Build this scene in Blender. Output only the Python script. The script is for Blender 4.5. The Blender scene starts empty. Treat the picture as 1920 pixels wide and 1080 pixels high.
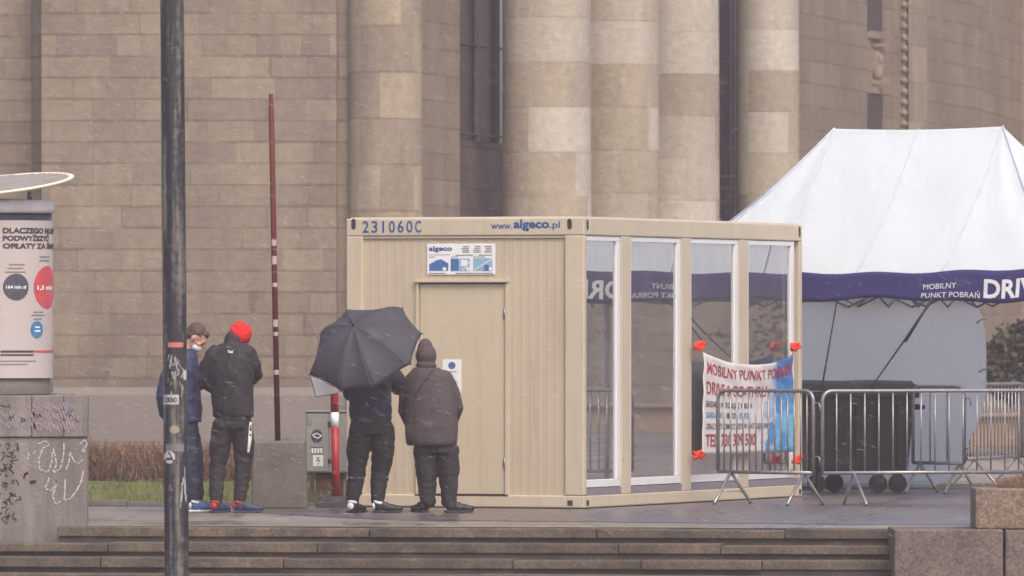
import bpy, bmesh, math, random
from mathutils import Vector, Matrix, noise
random.seed(7)
R = math.radians
sc = bpy.context.scene
F = 15600.0            # focal length in pixels of the 1920 px photograph
EYE = 1.75
HZ = 613.0

# ---------------------------------------------------------------- camera, world, sun, exposure
cam_d = bpy.data.cameras.new('camera'); cam = bpy.data.objects.new('camera', cam_d)
sc.collection.objects.link(cam); sc.camera = cam
cam.location = (0, 0, EYE); cam.rotation_euler = (R(90), 0, 0)
cam_d.sensor_width = 36; cam_d.lens = 36*F/1920; cam_d.shift_y = (HZ-540)/1920
cam_d.clip_start = 1; cam_d.clip_end = 3000
cam_d.dof.use_dof = True; cam_d.dof.focus_distance = 79.5; cam_d.dof.aperture_fstop = 6.3
w = bpy.data.worlds.new('World'); sc.world = w; w.use_nodes = True
wn = w.node_tree; bg = wn.nodes['Background']
sky = wn.nodes.new('ShaderNodeTexSky'); sky.sky_type = 'NISHITA'; sky.sun_disc = False
SUN_EL, SUN_AZ = 52, 158       # azimuth clockwise from +Y
sky.sun_elevation = R(SUN_EL); sky.sun_rotation = R(SUN_AZ)
sky.air_density = 1.0; sky.dust_density = 5.0; sky.ozone_density = 1.0
wn.links.new(sky.outputs[0], bg.inputs[0]); bg.inputs[1].default_value = 0.14
sd = bpy.data.lights.new('sun', 'SUN'); sun = bpy.data.objects.new('sun', sd); sc.collection.objects.link(sun)
sd.energy = 1.3; sd.angle = R(24); sd.color = (1.0, 0.92, 0.84)
dv = Vector((math.sin(R(SUN_AZ))*math.cos(R(SUN_EL)), math.cos(R(SUN_AZ))*math.cos(R(SUN_EL)), math.sin(R(SUN_EL))))
sun.rotation_euler = (-dv).to_track_quat('-Z', 'Y').to_euler(); sun.location = dv*50
sc.view_settings.view_transform = 'Standard'; sc.view_settings.look = 'None'
sc.view_settings.gamma = 1; sc.view_settings.use_curve_mapping = False
sc.view_settings.exposure = 0.62
sc.cycles.max_bounces = 8; sc.cycles.transparent_max_bounces = 24; sc.cycles.volume_bounces = 0

# ---------------------------------------------------------------- helpers
def P(px, py, Y): return Vector(((px-960)/F*Y, Y, EYE-(py-HZ)/F*Y))
def X(px, Y): return (px-960)/F*Y
def Z(py, Y): return EYE-(py-HZ)/F*Y

class MB:
    def __init__(s): s.v = []; s.f = []; s.uv = {}; s.sm = set(); s.mk = []
    def cut(s): s.mk.append((len(s.v), len(s.f))); return s
    def add(s, vs, fs, uvs=None, smooth=False):
        b = len(s.v); s.v += [Vector(p) for p in vs]
        for i, f in enumerate(fs):
            if uvs: s.uv[len(s.f)] = [uvs[k] for k in f]
            if smooth: s.sm.add(len(s.f))
            s.f.append([k+b for k in f])
        return s
    def box(s, x0, x1, y0, y1, z0, z1, M=None):
        vs = [Vector((x, y, z)) for z in (z0, z1) for y in (y0, y1) for x in (x0, x1)]
        if M: vs = [M @ q for q in vs]
        return s.add(vs, [(0,2,3,1),(4,5,7,6),(0,1,5,4),(2,6,7,3),(0,4,6,2),(1,3,7,5)])
    def tube(s, pts, r, seg=10, caps=True, closed=False, smooth=True):
        pts = [Vector(p) for p in pts]; n = len(pts)
        rs = r if isinstance(r, (list, tuple)) else [r]*n
        rings = []; prev = None
        for i, p in enumerate(pts):
            if closed: t = pts[(i+1) % n]-pts[i-1]
            else: t = pts[min(i+1, n-1)]-pts[max(i-1, 0)]
            t.normalize()
            if prev is None:
                a = Vector((0,0,1)) if abs(t.z) < .9 else Vector((1,0,0))
                u = t.cross(a).normalized()
            else: u = (prev-t*prev.dot(t)).normalized()
            prev = u; vv = t.cross(u)
            rings.append([p+(u*math.cos(2*math.pi*k/seg)+vv*math.sin(2*math.pi*k/seg))*rs[i] for k in range(seg)])
        vs = [q for rg in rings for q in rg]; fs = []
        m = n if closed else n-1
        for i in range(m):
            j = (i+1) % n
            for k in range(seg):
                k2 = (k+1) % seg
                fs.append((i*seg+k, i*seg+k2, j*seg+k2, j*seg+k))
        s.add(vs, fs, smooth=smooth)
        if caps and not closed:
            b = len(s.v)-n*seg
            s.f.append([b+k for k in range(seg)][::-1]); s.f.append([b+(n-1)*seg+k for k in range(seg)])
        return s
    def lathe(s, prof, seg=32, c=(0,0,0), smooth=True, a0=0, a1=2*math.pi, M=None):
        full = abs(a1-a0-2*math.pi) < 1e-6
        nn = seg if full else seg+1
        vs = []; uvs = []
        for (r, z) in prof:
            for k in range(nn):
                a = a0+(a1-a0)*k/seg
                q = Vector((c[0]+r*math.cos(a), c[1]+r*math.sin(a), c[2]+z))
                if M: q = M @ q
                vs.append(q); uvs.append(((a)*max(r, .01), z))
        fs = []
        for i in range(len(prof)-1):
            for k in range(seg):
                k2 = (k+1) % nn
                fs.append((i*nn+k, i*nn+k2, (i+1)*nn+k2, (i+1)*nn+k))
        return s.add(vs, fs, uvs=None if full else uvs, smooth=smooth)
    def prism(s, pts, fn0, fn1):
        # polygon pts (2D) swept between two mappings
        n = len(pts); vs = [fn0(*p) for p in pts]+[fn1(*p) for p in pts]
        fs = [list(range(n))[::-1], list(range(n, 2*n))]+[(i, (i+1) % n, n+(i+1) % n, n+i) for i in range(n)]
        return s.add(vs, fs)
    def grid(s, fn, nu, nv, smooth=True, uvf=None):
        vs = []; uvs = []
        for j in range(nv+1):
            for i in range(nu+1):
                vs.append(fn(i/nu, j/nv)); uvs.append(uvf(i/nu, j/nv) if uvf else (i/nu, j/nv))
        fs = [(j*(nu+1)+i, j*(nu+1)+i+1, (j+1)*(nu+1)+i+1, (j+1)*(nu+1)+i) for j in range(nv) for i in range(nu)]
        return s.add(vs, fs, uvs=uvs, smooth=smooth)
    def ball(s, c, rx, ry=None, rz=None, M=None, nu=14, nv=9):
        ry = ry or rx; rz = rz or rx; c = Vector(c)
        vs = [Vector((0,0,-rz))]
        for j in range(1, nv):
            a = math.pi*j/nv-math.pi/2
            for i in range(nu):
                b = 2*math.pi*i/nu
                vs.append(Vector((rx*math.cos(a)*math.cos(b), ry*math.cos(a)*math.sin(b), rz*math.sin(a))))
        vs.append(Vector((0,0,rz)))
        if M: vs = [M @ q for q in vs]
        vs = [c+q for q in vs]; L = len(vs)-1
        fs = [(0, 1+(i+1) % nu, 1+i) for i in range(nu)]
        for j in range(nv-2):
            for i in range(nu):
                a = 1+j*nu+i; b = 1+j*nu+(i+1) % nu
                fs.append((a, b, b+nu, a+nu))
        fs += [(1+(nv-2)*nu+i, 1+(nv-2)*nu+(i+1) % nu, L) for i in range(nu)]
        return s.add(vs, fs, smooth=True)
    def cone(s, p0, r0, p1, r1, seg=14):       # limb piece with round ends
        s.tube([p0, p1], [r0, r1], seg); s.ball(p0, r0); s.ball(p1, r1); return s
    def build(s, name, mat, parent=None, bevel=0, solid=0, subd=0, loc=None):
        if s.mk:      # one object for each marked piece
            out = None; v0, f0 = 0, 0
            for (v1, f1) in s.mk+[(len(s.v), len(s.f))]:
                if f1 > f0:
                    m = MB(); m.v = s.v[v0:v1]; m.f = [[k-v0 for k in f] for f in s.f[f0:f1]]
                    m.uv = {i-f0: s.uv[i] for i in range(f0, f1) if i in s.uv}; m.sm = {i-f0 for i in s.sm if f0 <= i < f1}
                    o = m.build(name, mat, parent, bevel, solid, subd); out = out or o
                v0, f0 = v1, f1
            return out
        me = bpy.data.meshes.new(name)
        me.from_pydata([tuple(q) for q in s.v], [], s.f)
        if s.uv:
            ul = me.uv_layers.new(name='UVMap')
            for i, uvs in s.uv.items():
                for k, li in enumerate(me.polygons[i].loop_indices): ul.data[li].uv = uvs[k]
        for i in s.sm: me.polygons[i].use_smooth = True
        me.materials.append(mat); me.validate()
        return link(name, me, parent, bevel, solid, subd)

def link(name, me, parent=None, bevel=0, solid=0, subd=0):
    o = bpy.data.objects.new(name, me); sc.collection.objects.link(o)
    if parent is not None:
        o.parent = parent
    if solid:
        m = o.modifiers.new('solid', 'SOLIDIFY'); m.thickness = solid; m.offset = 0
    if bevel:
        m = o.modifiers.new('bevel', 'BEVEL'); m.width = bevel; m.segments = 2; m.limit_method = 'ANGLE'; m.angle_limit = R(40)
    if subd:
        m = o.modifiers.new('sub', 'SUBSURF'); m.levels = subd; m.render_levels = subd
    return o
def tag(o, label=None, cat=None, group=None, kind=None):
    if label: o['label'] = label
    if cat: o['category'] = cat
    if group: o['group'] = group
    if kind: o['kind'] = kind
    return o
def thing(name, label, cat, loc=(0,0,0), rz=0, group=None):
    o = bpy.data.objects.new(name, None); sc.collection.objects.link(o)
    o.location = loc; o.rotation_euler = (0,0,rz); o.empty_display_size = .2
    return tag(o, label, cat, group)
def dup(root, label=None):
    r = root.copy(); sc.collection.objects.link(r)
    if label: r['label'] = label
    for ch in list(root.children):
        c = ch.copy(); sc.collection.objects.link(c); c.parent = r
        for g in list(ch.children):
            d = g.copy(); sc.collection.objects.link(d); d.parent = c
    return r

# ---------------------------------------------------------------- materials
def srgb(r, g, b):
    f = lambda c: (c/255/12.92) if c/255 <= .04045 else ((c/255+.055)/1.055)**2.4
    return (f(r)*.90, f(g)*.905, f(b)*.90, 1)
class NT:
    def __init__(s, name):
        s.m = bpy.data.materials.new(name); s.m.use_nodes = True; s.t = s.m.node_tree
        s.b = s.t.nodes['Principled BSDF']
    def n(s, typ, **kw):
        nd = s.t.nodes.new(typ)
        for k, v in kw.items():
            if k == 'inp':
                for kk, vv in v.items(): nd.inputs[kk].default_value = vv
            else: setattr(nd, k, v)
        return nd
    def l(s, a, b): s.t.links.new(a, b)
    def math(s, op, a, b=None):
        nd = s.n('ShaderNodeMath', operation=op)
        for i, q in enumerate((a, b)):
            if q is None: continue
            if isinstance(q, (int, float)): nd.inputs[i].default_value = q
            else: s.l(q, nd.inputs[i])
        return nd.outputs[0]
    def noise(s, vec, scale, detail=4, rough=.55):
        nd = s.n('ShaderNodeTexNoise'); nd.inputs['Scale'].default_value = scale
        nd.inputs['Detail'].default_value = detail; nd.inputs['Roughness'].default_value = rough
        s.l(vec, nd.inputs['Vector']); return nd.outputs['Fac']
    def ramp(s, fac, stops):
        nd = s.n('ShaderNodeValToRGB'); s.l(fac, nd.inputs[0]); cr = nd.color_ramp
        while len(cr.elements) < len(stops): cr.elements.new(.5)
        for e, (p, c) in zip(cr.elements, stops): e.position = p; e.color = c
        return nd.outputs[0]
    def mix(s, fac, a, b, blend='MIX'):
        nd = s.n('ShaderNodeMix', data_type='RGBA', blend_type=blend)
        for i, q in ((0, fac), (6, a), (7, b)):
            if isinstance(q, (int, float)): nd.inputs[i].default_value = q
            elif isinstance(q, tuple): nd.inputs[i].default_value = q
            else: s.l(q, nd.inputs[i])
        return nd.outputs[2]
    def bump(s, h, strength, dist=.01):
        nd = s.n('ShaderNodeBump'); nd.inputs['Strength'].default_value = strength; nd.inputs['Distance'].default_value = dist
        s.l(h, nd.inputs['Height']); s.l(nd.outputs[0], s.b.inputs['Normal'])
def obco(t, stretch=None):
    tc = t.n('ShaderNodeTexCoord'); o = tc.outputs['Object']
    if stretch:
        mp = t.n('ShaderNodeMapping'); mp.inputs['Scale'].default_value = stretch; t.l(o, mp.inputs[0]); o = mp.outputs[0]
    return o
def mat(name, col, rough=.7, var=.15, scale=6, bump=0, bscale=60, metal=0, spec=.5, stretch=None, fine=0, coat=0, sss=0, streak=0):
    t = NT(name); co = obco(t, stretch)
    c0 = tuple(c*(1-var) for c in col[:3])+(1,); c1 = tuple(min(1, c*(1+var)) for c in col[:3])+(1,)
    f = t.noise(co, scale, 5, .6)
    c = t.ramp(f, [(.3, c0), (.7, c1)])
    if fine:
        g = t.noise(co, bscale*1.7, 2, .7)
        c = t.mix(1.0, c, t.ramp(g, [(.3, (1-fine,)*3+(1,)), (.7, (1+fine,)*3+(1,))]), 'MULTIPLY')
    t.l(c, t.b.inputs['Base Color']); t.b.inputs['Roughness'].default_value = rough
    t.b.inputs['Metallic'].default_value = metal; t.b.inputs['Specular IOR Level'].default_value = spec
    if streak:
        sk = t.noise(obco(t, (9, 9, .7)), 1.3, 5, .65); bl = t.noise(obco(t), 3.1, 5, .7)
        c = t.mix(1.0, c, t.ramp(sk, [(.30, (.90,.88,.86,1)), (.46, (1,1,1,1)), (.7, (1.03,1.03,1.02,1))]), 'MULTIPLY')
        c = t.mix(t.math('MULTIPLY', t.math('GREATER_THAN', bl, .70), .45), c, srgb(128,100,78)); t.l(c, t.b.inputs['Base Color'])
    if bump: t.bump(t.noise(co, bscale, 3, .6), bump, .01)
    if coat: t.b.inputs['Coat Weight'].default_value = coat
    return t.m
def g(v, k=(1,1,1)): return (v*k[0], v*k[1], v*k[2], 1)

def stone_blocks(name, w_, h_, cols, joint=.02, jdark=.72, bands=True, stain=.25, rough=.85, warp=2.6, vj=2.6, low=None):
    """ashlar blocks in UV metres: per block tone, thin joints, weather stains"""
    t = NT(name); tc = t.n('ShaderNodeTexCoord'); sp = t.n('ShaderNodeSeparateXYZ'); t.l(tc.outputs['UV'], sp.inputs[0])
    u, v = sp.outputs[0], sp.outputs[1]
    rowf = t.math('DIVIDE', v, h_); row = t.math('FLOOR', rowf)
    wr = t.n('ShaderNodeTexWhiteNoise', noise_dimensions='1D'); t.l(row, wr.inputs['W'])
    wid = t.math('MULTIPLY', t.math('ADD', t.math('MULTIPLY', wr.outputs[0], .7), .65), w_)
    cu_ = t.n('ShaderNodeCombineXYZ'); t.l(t.math('DIVIDE', u, w_*2.2), cu_.inputs[0]); t.l(t.math('MULTIPLY', row, 5.3), cu_.inputs[1])
    uf = t.math('ADD', t.math('ADD', t.math('DIVIDE', u, wid), t.math('MULTIPLY', wr.outputs[0], 37.7)), t.math('MULTIPLY', t.noise(cu_.outputs[0], 1.0, 1), warp))
    colf = t.math('FLOOR', uf)
    cb = t.n('ShaderNodeCombineXYZ'); t.l(row, cb.inputs[0]); t.l(colf, cb.inputs[1])
    wn_ = t.n('ShaderNodeTexWhiteNoise', noise_dimensions='2D'); t.l(cb.outputs[0], wn_.inputs['Vector'])
    n = len(cols)
    c = t.ramp(wn_.outputs[0], [((i+.0)/n, q) for i, q in enumerate(cols)])
    # joints
    fv = t.math('FRACT', rowf); fu = t.math('FRACT', uf)
    dv_ = t.math('MULTIPLY', t.math('MINIMUM', fv, t.math('SUBTRACT', 1, fv)), h_)
    du_ = t.math('MULTIPLY', t.math('MINIMUM', fu, t.math('SUBTRACT', 1, fu)), wid)
    nz = t.noise(tc.outputs['UV'], 1.3, 3)
    jw = t.math('MULTIPLY', t.math('MAXIMUM', t.math('SUBTRACT', nz, .34), .0), joint*4.2)
    jm = t.math('LESS_THAN', t.math('MINIMUM', dv_, t.math('MULTIPLY', du_, vj)), jw)
    c = t.mix(jm, c, t.mix(1.0, c, (jdark, jdark*.97, jdark*.97, 1), 'MULTIPLY'))
    # stains, stretched downward
    mp = t.n('ShaderNodeMapping'); mp.inputs['Scale'].default_value = (1.5, .35, 1); t.l(tc.outputs['UV'], mp.inputs[0])
    st = t.noise(mp.outputs[0], 1.1, 6, .62)
    c = t.mix(1.0, c, t.ramp(st, [(.3, (1-stain, 1-stain*1.05, 1-stain*.95, 1)), (.68, (1.08, 1.07, 1.05, 1))]), 'MULTIPLY')
    gr = t.noise(tc.outputs['UV'], 7, 6, .75)
    c = t.mix(1.0, c, t.ramp(gr, [(.3, (.80, .79, .79, 1)), (.7, (1.14, 1.14, 1.11, 1))]), 'MULTIPLY')
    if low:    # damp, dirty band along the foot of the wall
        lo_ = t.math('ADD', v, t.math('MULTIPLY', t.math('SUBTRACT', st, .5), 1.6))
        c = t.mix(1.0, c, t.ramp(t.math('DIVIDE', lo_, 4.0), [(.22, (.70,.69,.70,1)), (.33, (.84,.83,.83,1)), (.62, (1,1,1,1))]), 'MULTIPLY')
    t.l(c, t.b.inputs['Base Color']); t.b.inputs['Roughness'].default_value = rough
    t.bump(t.math('SUBTRACT', t.math('ADD', gr, t.math('MULTIPLY', wn_.outputs[0], .7)), t.math('MULTIPLY', jm, 1.4)), .7, .03)
    return t.m

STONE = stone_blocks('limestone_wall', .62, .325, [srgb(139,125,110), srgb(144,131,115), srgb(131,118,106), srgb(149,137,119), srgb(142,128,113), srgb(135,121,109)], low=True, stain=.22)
STONE_R = stone_blocks('limestone_side', 1.6, .40, [srgb(140,125,111), srgb(145,130,115), srgb(136,121,107)], stain=.2, vj=6, jdark=.78)
COLUMN = stone_blocks('limestone_column', 1.25, .70, [srgb(156,143,129), srgb(174,162,146), srgb(192,183,173), srgb(160,147,131), srgb(182,173,162), srgb(168,155,138)], joint=.012, jdark=.9, stain=.12, vj=5, warp=1.4)
PILAST = stone_blocks('limestone_half_column', .8, .70, [srgb(158,144,124), srgb(170,156,134), srgb(150,136,120)], joint=.02, jdark=.8, stain=.24, vj=3)
PLINTH = mat('plinth_stone', srgb(122,113,108), .85, .12, .6, .3, 8, fine=.08)
DARKWIN = mat('dark_window_pane', srgb(48,42,50), .35, .2, 1)
DARKFR = mat('dark_window_frame', srgb(66,58,66), .5, .1, 1)
CARVE = mat('carved_stone', srgb(136,120,106), .85, .15, 2, .3, 30)

CREAM = mat('cream_paint', srgb(190,174,151), .5, .05, 1.0, .06, 60, fine=.015, streak=1)
CREAM2 = mat('cream_door_paint', srgb(196,180,155), .5, .035, 1.0, .05, 40, streak=1)
CREAM3 = mat('cream_frame_paint', srgb(194,180,159), .5, .06, 1.6, .06, 90, fine=.02, streak=1)
WHITEPVC = mat('white_plastic_frame', g(.66), .35, .04, 3)
DARKHOLE = mat('dark_hole', g(.03), .8, .2, 10)
INT_WALL = mat('interior_panel', srgb(170,164,160), .6, .05, 2)
INT_FLOOR = mat('interior_floor', srgb(80,74,72), .5, .1, 2)
BLUE = mat('blue_lettering', srgb(44,76,138), .5, .06, 20)
BLUE2 = mat('blue_print', srgb(70,110,165), .5, .2, 30)
LBLUE = mat('pale_blue_print', srgb(140,175,200), .5, .15, 30)
NAVYP = mat('navy_print', srgb(50,66,100), .5, .2, 30)
PAPER = mat('white_print_board', g(.72), .45, .03, 8)
GREYTXT = mat('grey_print', srgb(120,118,125), .6, .1, 40)
DARKTXT = mat('dark_print', srgb(62,56,66), .6, .1, 40)
REDTXT = mat('red_print', srgb(170,40,58), .5, .1, 20)
CYANTXT = mat('light_blue_print', srgb(70,140,205), .5, .1, 20)
ORANGE = mat('orange_strap', srgb(255,62,22), .6, .15, 40, .3, 200)
GALV = mat('galvanised_steel', srgb(150,146,148), .38, .18, 14, .05, 120, metal=.6)
BLACKPL = mat('black_plastic', srgb(38,36,43), .5, .15, 4, .06, 60)
RUBBER = mat('black_rubber', g(.02), .7, .2, 20)
RED = mat('red_paint', srgb(156,18,28), .5, .12, 8)
MAROON = mat('worn_maroon_paint', srgb(96,32,32), .75, .25, 9, .2, 60, stretch=(1,1,.4))
WHITE = mat('white_paint', g(.7), .5, .06, 10)
CONC = mat('rough_concrete', srgb(116,108,102), .9, .18, 2.2, .5, 30, fine=.12)
CONC_D = mat('damp_concrete', srgb(108,101,95), .85, .30, 3.2, .5, 26, fine=.14)
CABM = mat('grey_cabinet_paint', srgb(146,143,138), .55, .06, 3, fine=.03)
BLACKT = mat('black_ink', g(.015), .7, .1, 10)
SKIN = mat('skin', srgb(196,150,130), .5, .06, 20, .05, 200)
HAIR = mat('brown_hair', srgb(88,64,52), .6, .3, 60, .6, 200)
MASKM = mat('white_mask_cloth', g(.7), .8, .04, 30)
def cloth(name, col, rough=.85, bscale=35, b=.35, var=.12): return mat(name, col, rough, var, 7, b, bscale, fine=.05)
CL_BLACK = cloth('black_soft_shell', srgb(38,34,40), .75)
CL_TROUS = cloth('black_tracksuit', srgb(38,34,39), .8)
CL_NAVY = cloth('navy_jacket_cloth', srgb(42,46,84), .6)
CL_NAVY2 = cloth('navy_sweater_knit', srgb(42,44,64), .9)
CL_JEANS = cloth('dark_blue_jeans', srgb(42,48,72), .9)
CL_COAT = cloth('brown_nylon', srgb(74,63,66), .85, 14, .3)
CL_RED = cloth('red_knit', srgb(222,30,30), .9, 120, .6, .1)
CL_WHITE = cloth('white_overall', g(.6), .8)
SH_NAVY = cloth('navy_trainer', srgb(50,54,84), .6)
SH_BLUE = cloth('blue_trainer', srgb(76,100,150), .6)
SH_BLACK = cloth('black_shoe', srgb(36,34,38), .5)
SOLE_R = mat('red_sole', srgb(168,44,48), .6, .1, 10)
UMB_IN = mat('silver_lining', g(.88), .6, .05, 10)

# granite steps
def granite(name, base, dark, speck, scale=110, slabs=False):
    t = NT(name); co = obco(t)
    n1 = t.noise(co, 3.0, 5, .6); n2 = t.noise(co, scale, 2, .8); n3 = t.noise(co, scale*.45, 2, .8)
    c = t.ramp(n1, [(.3, dark), (.7, base)])
    c = t.mix(1.0, c, t.ramp(n2, [(.35, (1-speck,)*3+(1,)), (.65, (1+speck*.8,)*3+(1,))]), 'MULTIPLY')
    c = t.mix(1.0, c, t.ramp(n3, [(.35, (1-speck*.6,)*3+(1,)), (.65, (1+speck*.5,)*3+(1,))]), 'MULTIPLY')
    if slabs:
        tc = t.n('ShaderNodeTexCoord'); sp = t.n('ShaderNodeSeparateXYZ'); t.l(tc.outputs['UV'], sp.inputs[0])
        c = t.mix(1.0, c, t.ramp(sp.outputs[0], [(0, (.72,.70,.70,1)), (.5, (.95,.95,.93,1)), (1, (1.15,1.13,1.08,1))]), 'MULTIPLY')
    t.l(c, t.b.inputs['Base Color']); t.b.inputs['Roughness'].default_value = .7; t.bump(n2, .4, .006)
    return t.m
GRAN = granite('worn_step_granite', srgb(114,99,86), srgb(68,58,52), .36, 50, True)
GRAN_D = granite('shaded_step_recess', srgb(84,72,66), srgb(56,48,46), .25, 60)  # darker granite: shadow gap under the slab overhang put into the colour
GRAN_B = granite('coarse_grey_aggregate', srgb(118,102,95), srgb(96,84,80), .42, 42)
GRAN_C = granite('coarse_buff_aggregate', srgb(134,112,98), srgb(112,92,80), .45, 46)
def wet(name, c0, c1, r0, r1, sc_=.5, tiles=None):
    t = NT(name); co = obco(t, (1, .35, 1))
    n1 = t.noise(co, sc_, 6, .6); n2 = t.noise(obco(t), 40, 2, .7)
    c = t.ramp(n1, [(.32, c0), (.66, c1)])
    c = t.mix(1.0, c, t.ramp(n2, [(.3, (.86,)*3+(1,)), (.7, (1.12,)*3+(1,))]), 'MULTIPLY')
    pn = t.noise(obco(t, (1, .25, 1)), 1.1, 5, .6); pud = t.ramp(pn, [(.50, (0,0,0,1)), (.58, (1,1,1,1))])
    c = t.mix(pud, c, t.mix(1.0, c, (.72,.71,.73,1), 'MULTIPLY'))
    bt = t.n('ShaderNodeTexBrick'); bt.inputs['Scale'].default_value = 1; bt.inputs['Brick Width'].default_value = 1.0; bt.inputs['Row Height'].default_value = 1.0
    bt.inputs['Mortar Size'].default_value = .014; bt.inputs['Color1'].default_value = (1,1,1,1); bt.inputs['Color2'].default_value = (.88,.88,.87,1); bt.inputs['Mortar'].default_value = (.6,.58,.57,1)
    if tiles: t.l(obco(t), bt.inputs['Vector']); c = t.mix(1.0, c, bt.outputs[0], 'MULTIPLY')
    t.l(c, t.b.inputs['Base Color'])
    rr = t.mix(pud, t.ramp(n1, [(.35, (r0,)*3+(1,)), (.65, (r1,)*3+(1,))]), (.27,.27,.27,1)); t.l(rr, t.b.inputs['Roughness'])
    t.bump(n2, .12, .004)
    return t.m
PLAZA = wet('wet_paving', srgb(122,110,104), srgb(148,136,126), .38, .6, .8, 1)
ASPH = wet('wet_asphalt', srgb(88,79,80), srgb(110,101,102), .28, .5, .45)
LOWER = wet('lower_paving', srgb(110,100,95), srgb(125,114,108), .5, .7)
SANDY = wet('pale_paving', srgb(134,120,112), srgb(148,134,122), .6, .8)
SOIL = mat('lawn_soil', srgb(86,88,52), .95, .25, 3, .5, 20)

# ================================================================ SETTING
# stair frame: along = e, toward the camera = q
O0 = Vector((0, 72.27, 0)); ang = R(-7.5)
e = Vector((math.cos(ang), math.sin(ang), 0)); q = Vector((math.sin(ang), -math.cos(ang), 0))
def ST(a, b, z): return O0+e*a+q*b+Vector((0,0,z))
mb = MB(); L_ = 60
mb.add([ST(-L_, -.33, 0), ST(L_, -.33, 0), Vector((600, 700, 0)), Vector((-600, 700, 0))], [(0,1,2,3)])
tag(mb.build('plaza', PLAZA), kind='structure')
mb = MB(); mb.add([(-600,-60,-1.13), (600,-60,-1.13), ST(L_, 3.2, -1.13), ST(-L_, 3.2, -1.13)], [(0,1,2,3)])
tag(mb.build('pavement', LOWER), kind='structure')
# steps
sl = MB(); rc = MB()
joints = [[100, 1122-960+960, 1605-960+960], ]
for n in range(9):
    z = -.125*n; b = .35*n
    rnd = random.Random(40+n)
    if n == 0: cuts = [-4.02, -1.98+0.0, -.0, .75+.05, 3.45]; cuts = [-4.02, -1.25, .74, 1.98+.4, 3.5]; cuts += [5.6, 7.9, 10.2, 12.6, 15]
    else:
        a = -14+rnd.random()*1.5; cuts = []
        while a < 15: cuts.append(a); a += rnd.uniform(1.6, 2.9)
        if n == 1: cuts = [-14, -10.5, -8, -5.9, -3.6, -1.72+.1, .96, 2.86-0.0, 5.1, 7.7, 10, 13, 15]; cuts = [-14,-10.5,-8,-5.9,-3.4,-.86+.0,1.83-.0,1.32+2.2,5.6,8,11,15]; cuts = [-14,-10.5,-8,-5.9,-3.5,-1.76+.1,.12+.85,1.86,4.1,6.4,9,12,15]
        if n == 2: cuts = [-14,-11,-8.2,-6,-3.5,-1.9,.1,1.21,2.25,5,7,10,13,15]
    for a0, a1 in zip(cuts[:-1], cuts[1:]):
        zo = rnd.uniform(-.007, .007); t0, t1 = zo+rnd.uniform(-.008, .008), zo+rnd.uniform(-.008, .008)
        db = rnd.uniform(-.016, .016); tone = rnd.random()
        c = [(a0+.003, -.36, t0), (a1-.003, -.36, t1), (a1-.003, db, t1), (a0+.003, db, t0)]
        lo = [ST(x, y+b, z-.084) for x, y, _ in c]; hi = [ST(x, y+b, z+tt) for x, y, tt in c]
        sl.add(lo+hi, [(3,2,1,0),(4,5,6,7),(0,1,5,4),(1,2,6,5),(2,3,7,6),(3,0,4,7)], uvs=[(rnd.random(), 0)]*1+[(0,0)]*7 if False else [(tone, 0)]*8)
    lo_a = -4.0 if n == 0 else -14
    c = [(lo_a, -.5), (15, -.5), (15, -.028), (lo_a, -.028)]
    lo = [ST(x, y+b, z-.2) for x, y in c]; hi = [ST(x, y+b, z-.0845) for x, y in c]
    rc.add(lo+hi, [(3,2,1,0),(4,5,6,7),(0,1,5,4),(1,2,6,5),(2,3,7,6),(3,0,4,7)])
tag(sl.build('steps', GRAN, bevel=.009), kind='structure')
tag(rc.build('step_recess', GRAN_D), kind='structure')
# yellowish worn edge stripe behind the nosing
YEL = mat('worn_yellow_edging', srgb(160,142,104), .8, .3, 4, .1, 40)
mb = MB(); mb.add([ST(-4.0,-.5,.004), ST(1.6,-.62,.004), ST(1.6,-.37,.004), ST(-4.0,-.37,.004)], [(0,1,2,3)][:1])
tag(mb.build('edge_stripe', YEL), kind='structure')
# asphalt
mb = MB(); mb.add([(-1.2,75.4,.004), (3.0,73.6,.004), (40,70.2,.004), (60,80,.004), (60,89.3,.004), (-2.6,89.3,.004), (-3.6,81.2,.004)], [(0,1,2,3,4,5,6)])
tag(mb.build('asphalt', ASPH), kind='structure')
mb = MB(); mb.box(1.0, 60, 89.35, 89.5, 0, .07)
tag(mb.build('kerb', CONC, bevel=.01), kind='structure')
mb = MB(); mb.add([(1.0,89.5,.008), (60,89.5,.008), (60,108,.008), (1.0,108,.008)], [(0,1,2,3)])
tag(mb.build('forecourt', SANDY), kind='structure')
mb = MB(); mb.add([(4.9,98.6,.012), (6.6,98.6,.012), (6.6,100.6,.012), (4.9,100.6,.012)], [(0,1,2,3)])
tag(mb.build('yellow_line', mat('yellow_road_paint', srgb(196,166,80), .7, .15, 5)), kind='structure')
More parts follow.
